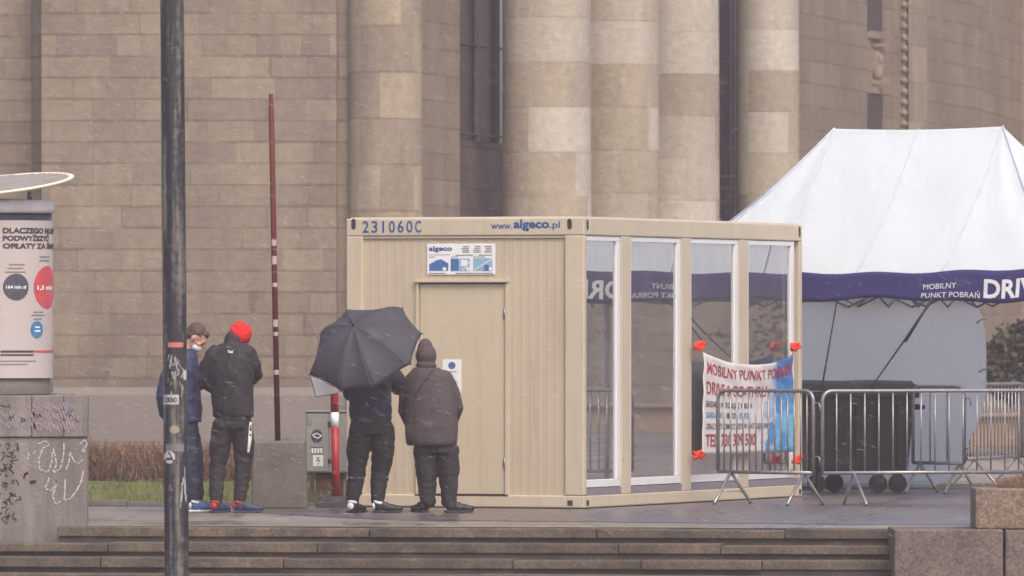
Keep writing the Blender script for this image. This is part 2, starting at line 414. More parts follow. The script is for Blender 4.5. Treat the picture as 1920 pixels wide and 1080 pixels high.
# lawn with kerb
mb = MB()
for i in range(14):
    x1 = -1.66-i*1.05; mb.box(x1-1.04, x1, 81.15+.02*(i % 2), 81.32, 0, .035+.012*(i % 3))
tag(mb.build('lawn_kerb', CONC_D, bevel=.008), kind='structure')
mb = MB()
mb.grid(lambda u, v: Vector((-26+u*24.2, 81.33+v*18, .02+.03*min(1, v*3)+.03*noise.noise(Vector((u*40, v*8, 0))))), 60, 24)
tag(mb.build('lawn', SOIL), kind='structure')
GRASS = mat('grass_blades', srgb(116,120,62), .8, .4, 2.5)
mb = MB(); rn = random.Random(3)
for i in range(9000):
    x = rn.uniform(-6.5, -1.75); y = 81.36+rn.random()**1.4*9
    v = (y-81.33)/18; z = .02+.03*min(1, v*3); h = rn.uniform(.03, .085); a = rn.uniform(0, 3.14); dx, dy = math.cos(a)*.006, math.sin(a)*.006
    lx, ly = rn.uniform(-.03, .03), rn.uniform(-.03, .03)
    mb.add([(x-dx,y-dy,z-.02),(x+dx,y+dy,z-.02),(x+lx,y+ly,z+h)], [(0,1,2)])
tag(mb.build('grass', GRASS), kind='stuff')

# ---- palace
B = thing('stone_palace', 'monumental pale limestone palace facade with tall round columns behind the container', 'building', (0,126,0))
B.location = (0,0,0)
HT = 15.0
def wallseg(mb, p0, p1, z0, z1, uo=0):
    p0 = Vector(p0); p1 = Vector(p1); L = (p1-p0).length
    mb.add([(p0.x,p0.y,z0),(p1.x,p1.y,z0),(p1.x,p1.y,z1),(p0.x,p0.y,z1)], [(0,1,2,3)], uvs=[(uo,z0),(uo+L,z0),(uo+L,z1),(uo,z1)])
W0 = 126.0
mb = MB()
xs = X(78, W0)
wallseg(mb, (-40, W0+.9), (X(52, W0), W0+.9), 0, HT)
wallseg(mb, (X(52, W0), W0+.9), (xs, W0), 0, HT, 3)
wallseg(mb, (xs, W0), (X(631, W0), W0), 0, HT, 7)
wallseg(mb, (X(631, W0), W0), (X(633, W0), W0+.14), 0, HT, 1)
wallseg(mb, (X(633, W0), W0+.14), (X(788, W0), W0+.14), 0, HT, 2)
# back thickness so it is a solid wall
mb.box(-40, X(640, W0), W0+1.0, W0+1.6, 0, HT)
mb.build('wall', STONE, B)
# return wall (recedes)
dR = Vector((1, 4.4, 0)).normalized()
r0 = Vector((X(788, W0), W0+.14, 0))
def onR(px):   # point of the receding wall seen at pixel column px
    k = (px-960)/F
    # r0.x + s*dx = k*(r0.y + s*dy)
    s = (k*r0.y-r0.x)/(dR.x-k*dR.y); return r0+dR*s, s
pA, sA = onR(862); pB, sB = onR(958)
mb = MB()
wallseg(mb, r0, pA, 0, HT, 0)
nR = Vector((dR.y, -dR.x, 0))*-1     # towards the building's inside (left)
wallseg(mb, pA, pA+nR*.14, 0, HT, 3)
rec0 = pA+nR*.14; rec1 = pB+nR*.14
wallseg(mb, rec1, pB, 0, HT, 6)
pC, sC = onR(1352); 
wallseg(mb, pB, pC, 0, HT, 8)
mb.build('side_wall', STONE_R, B)
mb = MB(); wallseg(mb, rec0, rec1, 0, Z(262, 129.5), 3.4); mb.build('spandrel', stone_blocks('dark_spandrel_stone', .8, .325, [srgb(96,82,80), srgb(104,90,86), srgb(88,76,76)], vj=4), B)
mb = MB(); wallseg(mb, rec0+nR*.05, rec1+nR*.05, Z(262,129.5)-.05, HT)
wf = mb.build('window', DARKWIN, B)
mb = MB()
for k in range(3):
    a = rec0.lerp(rec1, .1+.4*k); mb.box(a.x-.04, a.x+.04, a.y-.05, a.y+.05, Z(262,129.5), HT)
for k in range(6): 
    zz = Z(262,129.5)+.1+k*1.4
    mb.tube([rec0+Vector((0.0,0,zz)), rec1+Vector((0.0,0,zz))], .02, 4, smooth=False)
mb.build('frame', DARKFR, wf)
# far recess window between third and fourth column
pD = Vector((X(1344, 150), 150, 0)); pE = Vector((X(1388, 150), 150, 0))
mb = MB(); wallseg(mb, pD, pE, 0, HT); wf = mb.build('window', mat('blue_dark_pane', srgb(66,64,80), .2, .15, 1), B)
mb = MB()
for py in (331, 353, 378): mb.box(pD.x, pE.x, 149.8, 149.92, Z(py,150)-.02, Z(py,150)+.02)
mb.build('glazing_bar', mat('pale_bar', srgb(140,124,124), .6), wf)
mb = MB(); mb.tube([(X(1380,149.5), 149.4, 0), (X(1380,149.5), 149.4, HT)], .035, 8)
mb.tube([(X(1372,149.5), 149.6, 0), (X(1372,149.5), 149.6, HT)], .022, 8)
mb.ball((X(1379,149.4), 149.35, Z(246,149.4)), .06)
mb.build('downpipe', mat('downpipe_metal', srgb(146,128,124), .6), B)
# right receding wall
r1 = Vector((X(1494, 144), 144.0, 0)); sx = Vector((1,4.4,0)).normalized()
def on2(px):
    k = (px-960)/F; s = (k*r1.y-r1.x)/(sx.x-k*sx.y); return r1+sx*s
mb = MB(); n2 = Vector((-sx.y, sx.x, 0))
a, b_, c_, d_, e_, f_ = on2(1494), on2(1626), on2(1684), on2(1702), on2(1737), on2(1842)
wallseg(mb, Vector((X(1383,146), 146, 0)), r1, 0, HT)
wallseg(mb, a, b_, 0, HT, 2)
wallseg(mb, b_, b_+n2*.08, 0, HT, 7)
wallseg(mb, b_+n2*.08, c_+n2*.08, 0, HT, 8)
wallseg(mb, c_+n2*.08, c_, 0, HT, 1)
wallseg(mb, c_, d_, 0, HT, 1)
wallseg(mb, e_, f_, 0, HT, 5)
g0 = f_+Vector((.0,.6,0)); wallseg(mb, f_, g0, 0, HT, 3)
g1 = Vector((X(1917, g0.y+9), g0.y+9, 0)); wallseg(mb, g0, g1, 0, HT, 3)
g2 = Vector((26, 176, 0)); wallseg(mb, g1+Vector((.35,0,0)), g2, 0, HT, 9)
wallseg(mb, g1, g1+Vector((.35,0,0)), 0, HT, 9)
wallseg(mb, g2, Vector((120, 150, 0)), 0, HT, 9)
mb.build('side_wall', STONE_R, B)
mb = MB(); wallseg(mb, d_+Vector((.0,-.25,0)), e_+Vector((0,-.25,0)), 0, HT); wallseg(mb, d_, d_+Vector((0,-.25,0)), 0, HT)
mb.build('pilaster', PILAST, B)
# windows and carving in the recess
for (y0, y1) in ((-140, 58), (176, 420)):
    p = (b_+n2*.06).lerp(c_+n2*.06, .14); p2 = (b_+n2*.06).lerp(c_+n2*.06, .62)
    mb = MB(); Yw = p.y
    mb.add([(p.x-.02,p.y-.1,Z(y1,Yw)),(p2.x-.02,p2.y-.1,Z(y1,Yw)),(p2.x-.02,p2.y-.1,Z(y0,Yw)),(p.x-.02,p.y-.1,Z(y0,Yw))], [(0,1,2,3)])
    wf = mb.build('window', DARKWIN, B)
    mb = MB()
    for zz in (Z(y1,Yw)-.12, Z(y0,Yw)+.02):
        mb.add([(p.x-.12,p.y-.3,zz),(p2.x+.1,p2.y-.3,zz),(p2.x+.1,p2.y,zz),(p.x-.12,p.y,zz),(p.x-.12,p.y-.3,zz+.13),(p2.x+.1,p2.y-.3,zz+.13),(p2.x+.1,p2.y,zz+.13),(p.x-.12,p.y,zz+.13)],
               [(3,2,1,0),(4,5,6,7),(0,1,5,4),(1,2,6,5),(2,3,7,6),(3,0,4,7)]); mb.cut()
    mb.build('sill', CARVE, wf)
mb = MB(); p = (b_+n2*.06).lerp(c_+n2*.06, .35)
mb.ball((p.x, p.y-.08, Z(122,p.y)), .17, .05, .26); mb.ball((p.x+.06, p.y-.12, Z(138,p.y)), .09, .05, .12); mb.ball((p.x-.08, p.y-.10, Z(106,p.y)), .09, .05, .16); mb.ball((p.x+.1, p.y-.10, Z(112,p.y)), .06, .04, .1)
mb.box(p.x-.3, p.x+.28, p.y-.12, p.y-.02, Z(88,p.y), Z(82,p.y)); mb.box(p.x-.3, p.x+.28, p.y-.12, p.y-.02, Z(158,p.y), Z(148,p.y))
mb.build('relief', CARVE, B)
mb = MB(); p = c_.lerp(d_, .5)
z = .3
while z < HT: mb.ball((p.x+.0, p.y-.35, z), .075, .1, .075, nu=8, nv=6); z += .2
mb.box(p.x-.085, p.x-.06, p.y-.4, p.y-.2, 0, HT)
mb.build('bead_moulding', CARVE, B)
# columns
for (px, Y, r_) in ((1025, 130, .708), (1156, 135.7, .705), (1271, 138.8, .705), (1441, 141.6, .53)):
    mb = MB(); cx = X(px, Y)
    prof = [(r_*1.25, 0), (r_*1.25, .25), (r_*1.1, .35), (r_*1.02, .42)]+[(r_*(1-.004*k), .45+k*.97) for k in range(16)]
    mb.lathe([(r, z) for r, z in prof], 64, (cx, Y, 0), a0=math.pi*.5, a1=math.pi*2.4999)
    # shift block joints of each column
    off = random.random()*5; offz = {1025: .43, 1156: .28, 1271: .35, 1441: .2}[px]
    for k in mb.uv: mb.uv[k] = [(u+off, v+offz) for u, v in mb.uv[k]]
    mb.build('column', COLUMN, B)
mb = MB(); mb.lathe([(.56, 0), (.555, HT)], 40, (X(722, W0), W0+.16, 0), a0=math.pi, a1=2*math.pi)
mb.build('half_column', PILAST, B)
mb = MB()
x0p = X(50, W0)
zp = Z(729, W0-.35)
mb.box(-40, X(656, W0), W0-.35, W0+.1, 0, zp-.1)
mb.add([(-40,W0-.35,zp-.1),(X(656,W0),W0-.35,zp-.1),(X(656,W0),W0+.001,zp+.02),(-40,W0+.001,zp+.02)], [(0,1,2,3)])
mb.box(X(656,W0)+.004, X(800,W0), W0-.7, W0+.1, 0, zp-.05)
mb.build('plinth', PLINTH, B, bevel=.01)

# ---- hedge of bare brown twigs
TWIG = mat('brown_twigs', srgb(122,92,74), .9, .35, 2.0)
mb = MB(); rn = random.Random(11)
def blade(mb, p, d, w_):
    a = rn.uniform(0, 6.28); s_ = Vector((math.cos(a), math.sin(a), 0))*w_
    mb.add([p-s_, p+s_, p+d], [(0,1,2)])
for i in range(15000):
    x = rn.uniform(-7.2, -1.7); y = rn.uniform(91.0, 92.6); z0 = .03
    top = .455+.05*noise.noise(Vector((x*2.2, 0, 3)))+.05*noise.noise(Vector((x*9, 0, 1)))
    zz = z0+rn.random()**.8*(top-z0)*.85
    blade(mb, Vector((x, y, zz)), Vector((rn.uniform(-.09,.09), rn.uniform(-.08,.08), rn.uniform(.07,.17))), rn.uniform(.004,.010))
hd = mb.build('hedge', TWIG)
tag(hd, 'low hedge of dry reddish brown twigs along the lawn below the palace wall', 'hedge')
# inner core of the hedge
mb = MB(); mb.grid(lambda u, v: Vector((-7.2+u*5.5, 91.9-.4*math.cos(v*math.pi)-.0, .02+.32*math.sin(v*math.pi)+.04*noise.noise(Vector((u*30, v*4, 0))))), 70, 8)
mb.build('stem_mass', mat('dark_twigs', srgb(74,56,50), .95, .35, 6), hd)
# ---- right terrace wall and evergreen shrubs
mb = MB(); mb.box(4.6, 70, 121.5, 122.3, 0, Z(782,121.5))
mb.box(4.5, 70, 121.4, 122.35, Z(782,121.5), Z(776,121.5))
tw = mb.build('terrace_wall', mat('tan_terrace_stone', srgb(150,126,108), .85, .1, .8, .2, 10), bevel=.01)
tag(tw, 'long low tan stone terrace wall beyond the tent at right', 'wall')
LEAF = mat('evergreen_leaf', srgb(70,66,54), .85, .35, 3)
rn = random.Random(5)
def shrub(cx, cy, z0, rx, rz, n, label):
    mb = MB()
    for i in range(n):
        while True:
            p = Vector((rn.uniform(-1,1), rn.uniform(-1,1), rn.uniform(-.6,1)))
            if p.length < 1: break
        k = 1+.35*noise.noise(p*2.3+Vector((cx,0,0)))
        c = Vector((cx+p.x*rx*k, cy+p.y*rx*.7*k, z0+rz*.55+p.z*rz*.6*k))
        d = Vector((rn.uniform(-1,1), rn.uniform(-1,1), rn.uniform(-.3,1))).normalized()*rn.uniform(.08,.16)
        s_ = d.cross(Vector((rn.uniform(-1,1), rn.uniform(-1,1), rn.uniform(-1,1)))).normalized()*rn.uniform(.03,.055)
        mb.add([c-d*.5, c+s_, c+d*.5, c-s_], [(0,1,2,3)])
    t_ = thing('evergreen_shrub', label, 'shrub', (cx, cy, z0), group='evergreen shrubs on the terrace')
    for i in range(len(mb.v)): mb.v[i] = mb.v[i]-Vector((cx, cy, z0))
    mb.build('foliage', LEAF, t_)
    mb = MB()
    for k in range(5): mb.tube([(0,0,-1.0), (rn.uniform(-.15,.15)*rx, 0, rz*.2), (rn.uniform(-.6,.6)*rx, rn.uniform(-.4,.4)*rx, rz*.75)], [.05,.035,.012], 6)
    mb.build('trunk', mat('shrub_bark', srgb(70,58,50), .9), t_)
zt = Z(782,122)
shrub(X(1945,124), 124.2, zt, .80, 1.25, 6500, 'dark evergreen shrub on the terrace wall at the right edge')
for k in range(5):
    cx = 12.5+k*6.2
    shrub(cx, 125+k*.3, zt, 3.0, 2.6, 5200, 'dark evergreen shrub on the terrace wall beyond the right edge')

# ================================================================ text helper
_tc = {}
def textgeo(s, bold=0.0, shear=0.0):
    k = (s, bold, shear)
    if k in _tc: return _tc[k]
    cu = bpy.data.curves.new('t', 'FONT'); cu.body = s; cu.size = 1; cu.offset = bold; cu.resolution_u = 3; cu.shear = shear
    ob = bpy.data.objects.new('t', cu); sc.collection.objects.link(ob)
    dg = bpy.context.evaluated_depsgraph_get(); ev = ob.evaluated_get(dg); me = ev.to_mesh()
    vs = [(q_.co.x, q_.co.y) for q_ in me.vertices]; fs = [tuple(p.vertices) for p in me.polygons]
    ev.to_mesh_clear(); bpy.data.objects.remove(ob); bpy.data.curves.remove(cu)
    x0 = min(q_[0] for q_ in vs); x1 = max(q_[0] for q_ in vs)
    vs = [(x-x0, y) for x, y in vs]; _tc[k] = (vs, fs, x1-x0); return _tc[k]
def put_text(mb, s, fn, u0, u1, v0, vh, bold=0.0, shear=0.0):
    """text from u0 to u1 with base line v0 and capital height vh (negative for downward axes); fn(u,v)->Vector"""
    vs, fs, W = textgeo(s, bold, shear)
    k = (u1-u0)/W; kz = vh/.70
    mb.add([fn(u0+x*k, v0+y*kz) for x, y in vs], fs)
def put_rect(mb, fn, u0, u1, v0, v1, n=1):
    for i in range(n):
        a = u0+(u1-u0)*i/n; b = u0+(u1-u0)*(i+1)/n
        mb.add([fn(a,v0), fn(b,v0), fn(b,v1), fn(a,v1)], [(0,1,2,3)])
def put_disc(mb, fn, u, v, ru, rv, n=28):
    m_ = 6; vs = [fn(u, v)]
    for j in range(1, m_+1): vs += [fn(u+ru*j/m_*math.cos(2*math.pi*k/n), v+rv*j/m_*math.sin(2*math.pi*k/n)) for k in range(n)]
    fs = [(0, 1+k, 1+(k+1) % n) for k in range(n)]
    for j in range(m_-1): fs += [(1+j*n+k, 1+(j+1)*n+k, 1+(j+1)*n+(k+1) % n, 1+j*n+(k+1) % n) for k in range(n)]
    mb.add(vs, fs)
def put_line(mb, fn, pts, w_):
    for (a, b) in zip(pts[:-1], pts[1:]):
        d = Vector((b[0]-a[0], b[1]-a[1])); 
        if d.length < 1e-6: continue
        nn = Vector((-d.y, d.x)).normalized()*w_/2; d = d.normalized()*w_*.3
        mb.add([fn(a[0]-nn.x-d.x, a[1]-nn.y-d.y), fn(b[0]-nn.x+d.x, b[1]-nn.y+d.y), fn(b[0]+nn.x+d.x, b[1]+nn.y+d.y), fn(a[0]+nn.x-d.x, a[1]+nn.y-d.y)], [(0,1,2,3)])

# ================================================================ SITE CONTAINER
PHI = R(22); CW, CLN, CH = 2.48, 6.12, 2.8
CX, CY = X(1095, 79.8), 79.8
C = thing('office_container', 'cream corrugated steel site office container with glazed side and closed door', 'container', (CX, CY, 0), -PHI)
def lx(px): # local x on the front face
    k = (px-960)/F
    # world = (CX+x cos, CY - x sin(-)...)  front: X=CX+x*cosP, Y=CY-x*sinP
    return (k*CY-CX)/(math.cos(PHI)+k*math.sin(PHI))
def lz(px_x, py):
    Y = CY-px_x*math.sin(PHI); return Z(py, Y)
def ly(px):
    k = (px-960)/F; return (k*CY-CX)/(math.sin(PHI)-k*math.cos(PHI))
def ly2(px, xo):
    k = (px-960)/F; return (k*(CY-xo*math.sin(PHI))-CX-xo*math.cos(PHI))/(math.sin(PHI)-k*math.cos(PHI))
def lzs(t, py): return Z(py, CY+t*math.cos(PHI))
# frame: posts, rails
mb = MB()
pw = .17; th = .17; bh = .13
for (x0, x1, y0, y1) in ((-CW, -CW+pw, 0, pw), (-.2, 0, 0, .075), (-pw, 0, CLN-.09, CLN), (-CW, -CW+pw, CLN-pw, CLN)):
    mb.box(x0, x1, y0, y1, bh, CH-th)
mb.box(-CW, 0, 0, .16, CH-th, CH); mb.box(-CW, 0, CLN-.16, CLN, CH-th, CH)
mb.box(-.16, 0, .16, CLN-.16, CH-th, CH); mb.box(-CW, -CW+.16, .16, CLN-.16, CH-th, CH)
mb.box(-CW, 0, 0, .16, 0.012, bh); mb.box(-CW, 0, CLN-.16, CLN, 0.012, bh)
mb.box(-.16, 0, .16, CLN-.16, 0.012, bh); mb.box(-CW, -CW+.16, .16, CLN-.16, 0.012, bh)
fr = mb.build('frame', CREAM3, C, bevel=.012)
mb = MB(); mb.box(-CW+.03, -.03, .03, CLN-.03, CH-.02, CH+.012)
mb.build('roof', CREAM3, C, bevel=.01)
# corner fittings with slots
mb = MB()
cf = MB()
def oval(mb, fn, u, v, ru, rv):
    n = 16
    pts = []
    for k in range(n):
        a = 2*math.pi*k/n; pts.append((u+ru*math.cos(a), v+(rv-ru)*(1 if math.sin(a) > 0 else -1)+ru*math.sin(a)))
    mb.add([fn(*p_) for p_ in pts], [list(range(n))])
ff = lambda u, v, o=.003: Vector((u, -o, v))
fs_ = lambda u, v, o=.003: Vector((o, u, v))
for u in (lx(663), lx(1068)):
    oval(mb, ff, u, lz(u, 420), .024, .052); mb.cut()
oval(mb, fs_, .09, CH-.07, .026, .05); mb.cut(); oval(mb, fs_, ly(1499), CH-.075, .03, .055); mb.cut()
put_rect(mb, ff, lx(1064), lx(1074), .035, .085); mb.cut(); put_rect(mb, fs_, .06, .13, .035, .085); mb.cut()
put_rect(mb, fs_, ly(1498), ly(1502), .035, .085)
mb.build('lifting_slot', DARKHOLE, C)
# corrugated front panel
x_a, x_b = -CW+pw, -.2
dx0, dx1 = lx(783), lx(947); dz1 = lz(-.9, 530); dz0 = lz(-.9, 928)
def corr(x):
    p_ = (x-x_a)/.0875; f_ = p_-math.floor(p_)
    return .030+.0017*max(0, min(1, (.5-abs(f_-.5))*6-.4))
def corr_strip(xa, xb, z0, z1, mbx):
    n = int((xb-xa)/.006)
    vs = []
    for i in range(n+1):
        x = xa+(xb-xa)*i/n; vs += [(x, corr(x), z0), (x, corr(x), z1)]
    mbx.add(vs, [(2*i, 2*i+2, 2*i+3, 2*i+1) for i in range(n)])
mb = MB()
corr_strip(x_a, dx0, bh, CH-th, mb); corr_strip(dx1, x_b, bh, CH-th, mb); corr_strip(dx0, dx1, dz1, CH-th, mb)
mb.build('corrugated_panel', CREAM, C)
mb = MB(); corr_top = CH-th
mb.box(x_a, x_b, .012, .055, corr_top-.022, corr_top-.003)
mb.build('drip_rail', CREAM3, C)
# remaining walls (left side and back) and interior
mb = MB(); n = int(CLN/.0875)
mb.box(-CW+.04, -CW+.09, pw, CLN-pw, bh, CH-th); mb.box(-CW+pw, -pw, CLN-.1, CLN-.05, bh, CH-th)
for k in range(n-4): mb.box(-CW+.025, -CW+.041, pw+.05+k*.0875, pw+.09+k*.0875, bh, CH-th)
mb.build('steel_wall', CREAM, C)
mb = MB(); mb.box(-CW+.1, -.17, .1, CLN-.11, bh-.02, bh+.02); mb.build('floor', INT_FLOOR, C)
mb = MB(); mb.box(-CW+.1, -.17, .1, CLN-.11, CH-th-.06, CH-th-.02)
mb.box(-CW+.095, -CW+.12, .1, CLN-.11, bh, CH-th); mb.box(-CW+.12, -.17, CLN-.14, CLN-.11, bh, CH-th)
mb.box(-CW+.12, dx0-.05, .085, .11, bh, CH-th); mb.box(dx1+.05, -.17, .085, .11, bh, CH-th); mb.box(dx0-.05, dx1+.05, .085, .11, dz1, CH-th)
mb.build('inner_lining', INT_WALL, C)
# door
mb = MB(); mb.box(dx0+.012, dx1-.012, .030, .07, dz0+.006, dz1-.012)
dr = mb.build('door', CREAM2, C, bevel=.006)
mb = MB()
mb.box(dx0-.028, dx0+.006, .008, .06, dz0, dz1+.02); mb.box(dx1-.006, dx1+.028, .008, .06, dz0, dz1+.02)
mb.box(dx0-.035, dx1+.035, -.012, .05, dz1+.003, dz1+.028)
mb.build('door_frame', CREAM3, C, bevel=.004)
mb = MB()
for py in (588, 868): 
    zz = lz(-.9, py); mb.tube([(dx1-.012, .018, zz-.05), (dx1-.012, .018, zz+.05)], .010, 8)
    mb.box(dx1-.03, dx1+.01, .02, .029, zz-.03, zz+.03); mb.cut()
mb.build('hinge', GALV, dr)
mb = MB(); mb.box(dx0-.03, dx1+.03, .0, .02, dz0-.016, dz0-.001); mb.build('threshold', DARKHOLE, C)
# name board, notice
u0, u1 = lx(799), lx(927); v1, v0 = lz(-1.2, 457), lz(-1.2, 515)
mb = MB(); mb.box(u0, u1, .020, .028, v0, v1); sg = mb.build('sign_board', PAPER, C, bevel=.003)
sf = lambda u, v: Vector((u0+(u1-u0)*u, .0175, v0+(v1-v0)*v))
sfl = lambda u, v: Vector((u0+(u1-u0)*u, .0155, v0+(v1-v0)*v))
mb = MB(); put_text(mb, 'algeco', sf, .03, .37, .78, .15, .03); mb.build('lettering', BLUE, sg)
mb = MB()
rr = random.Random(2)
for k in range(4):
    for (a, b) in ((.50,.62), (.67,.79), (.84,.95)): 
        c0 = a+rr.random()*.03; put_rect(mb, sf, c0, b, .90-k*.06, .925-k*.06)
put_rect(mb, sf, .03, .34, .64, .655)
for a, b in ((.42,.68), (.76,.96), (.03,.12), (.36,.46), (.68,.86)): put_rect(mb, sf, a, b, .62 if b > .6 and a > .4 and b != .86 else .565, .645 if b > .6 and a > .4 and b != .86 else .585)
put_rect(mb, sf, .03, .27, .035, .06); put_rect(mb, sf, .42, .97, .035, .06)
mb.build('small_print', GREYTXT, sg)
mb = MB()
put_rect(mb, sf, .35, .47, .12, .52); mb.cut(); mb.add([sf(.035,.13), sf(.31,.13), sf(.32,.36), sf(.21,.50), sf(.15,.48), sf(.035,.34)], [(0,1,2,3,4,5)]); mb.cut(); put_rect(mb, sfl, .84, .91, .13, .32)
mb.build('picture', BLUE2, sg)
mb = MB(); put_rect(mb, sf, .68, .96, .12, .53); mb.cut(); put_rect(mb, sf, .475, .63, .12, .52); mb.build('picture', LBLUE, sg)
mb = MB(); put_rect(mb, sfl, .235, .285, .14, .24); put_rect(mb, sfl, .58, .63, .14, .24); put_rect(mb, sfl, .91, .955, .14, .24); put_line(mb, sfl, [(.70,.16),(.95,.5)], .02); put_line(mb, sfl, [(.53,.15),(.63,.42)], .015)
put_rect(mb, sfl, .50, .60, .28, .48)
mb.build('picture_detail', PAPER, sg)
u2, u3 = lx(828), lx(863); v3, v2 = lz(-1.1, 674), lz(-1.1, 737)
mb = MB(); mb.box(u2, u3, .026, .0295, v2, v3); pp = mb.build('notice', PAPER, dr)
pf = lambda u, v: Vector((u2+(u3-u2)*u, .024, v2+(v3-v2)*v))
mb = MB(); put_disc(mb, pf, .5, .82, .19, .105, 20); mb.build('emblem', BLUE, pp)
mb = MB(); put_rect(mb, pf, .25, .75, .62, .645)
for k in range(7): put_rect(mb, pf, .15, .5+.35*rr.random(), .5-k*.06, .515-k*.06)
mb.build('small_print', GREYTXT, pp)
mb = MB(); 
pf2 = lambda u, v: Vector((u2+(u3-u2)*u, .0225, v2+(v3-v2)*v))
put_line(mb, pf2, [(.5+.1*math.cos(a), .82+.055*math.sin(a)) for a in [k*.7 for k in range(10)]], .02); mb.build('emblem_ring', LBLUE, pp)
# beam lettering
mb = MB()
ftx = lambda u, v: Vector((u, -.0025, v))
zc = lz(-2, 434)
for i_, ch_ in enumerate('231060C'):
    c_0 = 680+i_*16.4; wch = 11.5 if ch_ != '1' else 3.6
    put_text(mb, ch_, ftx, lx(c_0+(11.5-wch)/2), lx(c_0+(11.5+wch)/2), lz(-2.2, 436), .112, .012); mb.cut()
put_text(mb, 'www.', ftx, lx(921), lx(961), lz(-.7, 429), .065, .012); mb.cut()
put_text(mb, 'algeco', ftx, lx(963), lx(1030), lz(-.5, 427), .078, .035); put_rect(mb, ftx, lx(988), lx(991), lz(-.5,434), lz(-.5,429)); mb.cut()
put_text(mb, '.pl', ftx, lx(1031), lx(1050), lz(-.4, 427), .062, .012)
mb.build('lettering', BLUE, C)

# glazed side
GL = NT('window_glass'); t = GL
t.t.nodes.remove(t.b)
fz = t.n('ShaderNodeFresnel'); fz.inputs[0].default_value = 1.52
gl = t.n('ShaderNodeBsdfGlossy'); gl.inputs['Roughness'].default_value = .012; gl.inputs['Color'].default_value = (.95,.96,1,1)
tr = t.n('ShaderNodeBsdfTransparent'); tr.inputs[0].default_value = (.90,.93,.95,1)
ms = t.n('ShaderNodeMixShader')
fac = t.math('MINIMUM', t.math('MULTIPLY', fz.outputs[0], 3.3), 1.0)
t.l(fac, ms.inputs[0]); t.l(tr.outputs[0], ms.inputs[1]); t.l(gl.outputs[0], ms.inputs[2])
df = t.n('ShaderNodeBsdfDiffuse'); df.inputs[0].default_value = (.42,.41,.42,1)
m2 = t.n('ShaderNodeMixShader'); co = obco(t, (1, 1, .5))
t.l(t.math('ADD', t.math('MULTIPLY', t.noise(co, 2.5, 5, .65), .22), .02), m2.inputs[0]); t.l(ms.outputs[0], m2.inputs[1]); t.l(df.outputs[0], m2.inputs[2])
t.l(m2.outputs[0], t.t.nodes['Material Output'].inputs[0])
GLASS = GL.m
wins = [(1099.5, 1166), (1184, 1279), (1297, 1387), (1404.5, 1492)]
zt_, zb_ = CH-th, .22
prev = .09
sill_top = .235
edges = []
mb = MB()
for i, (a, b) in enumerate(wins):
    ta, tb = ly(a), ly(b); edges.append((ta, tb))
    if i: mb.box(-.10, -.004, edges[i-1][1]+.002, ta-.002, bh, CH-th); mb.cut()
mb.build('mullion', CREAM3, C, bevel=.006)
mb = MB(); mb.box(-.12, -.006, .078, CLN-.092, bh, sill_top-.035)
mb.build('sill_panel', mat('grey_sill_strip', srgb(132,124,132), .5), C)
for i, (ta, tb) in enumerate(edges):
    mb = MB(); fw = .085; t0 = ta+.003; t1 = tb-.003; z0 = sill_top-.03; z1 = CH-th-.003
    d0, d1 = -.075, -.014
    mb.box(d0, d1, t0, t1, z0, z0+.075); mb.box(d0, d1, t0, t1, z1-.05, z1)
    if i: mb.box(d0, d1, t0, t0+.03, z0+.075, z1-.05)
    else: mb.box(d0, d1, t0, t0+.03, z0+.075, z1-.05)
    mb.box(d0, d1, t1-.1, t1, z0+.075, z1-.05)
    wf = mb.build('window', WHITEPVC, C, bevel=.006)
    mb = MB(); mb.add([(-.035, t0+.02, z0+.07), (-.035, t1-.09, z0+.07), (-.035, t1-.09, z1-.045), (-.035, t0+.02, z1-.045)], [(0,1,2,3)])
    mb.build('pane', GLASS, wf)
# things inside
def CL(x, y, z): # container local to world
    return C.matrix_world @ Vector((x, y, z))
bpy.context.view_layer.update()
Mc = Matrix.Translation((CX, CY, 0)) @ Matrix.Rotation(-PHI, 4, 'Z')
tb = thing('folding_table', 'pale table inside the container behind the first window', 'table', tuple(Mc @ Vector((-1.35, 2.7, bh+.02))), -PHI)
mb = MB(); mb.box(-.75, .7, -.4, .5, .70, .73); mb.build('table_top', WHITE, tb, bevel=.004)
for sx_ in (-.7, .65):
    for sy_ in (-.35, .45):
        mb = MB(); mb.tube([(sx_, sy_, 0), (sx_, sy_, .7)], .015, 8); mb.build('leg', GALV, tb)
bn = thing('waste_bucket', 'white plastic bucket with a blue rim on the container floor by the first window', 'bucket', tuple(Mc @ Vector((-.33, .98, bh+.02))), -PHI)
mb = MB(); mb.lathe([(0,0),(.13,0),(.15,.5),(.14,.5),(.125,.02),(0,.02)], 24); mb.build('bucket_body', WHITE, bn)
mb = MB(); mb.lathe([(.145,.47),(.165,.47),(.165,.51),(.145,.51)], 24); mb.build('rim', CYANTXT, bn)

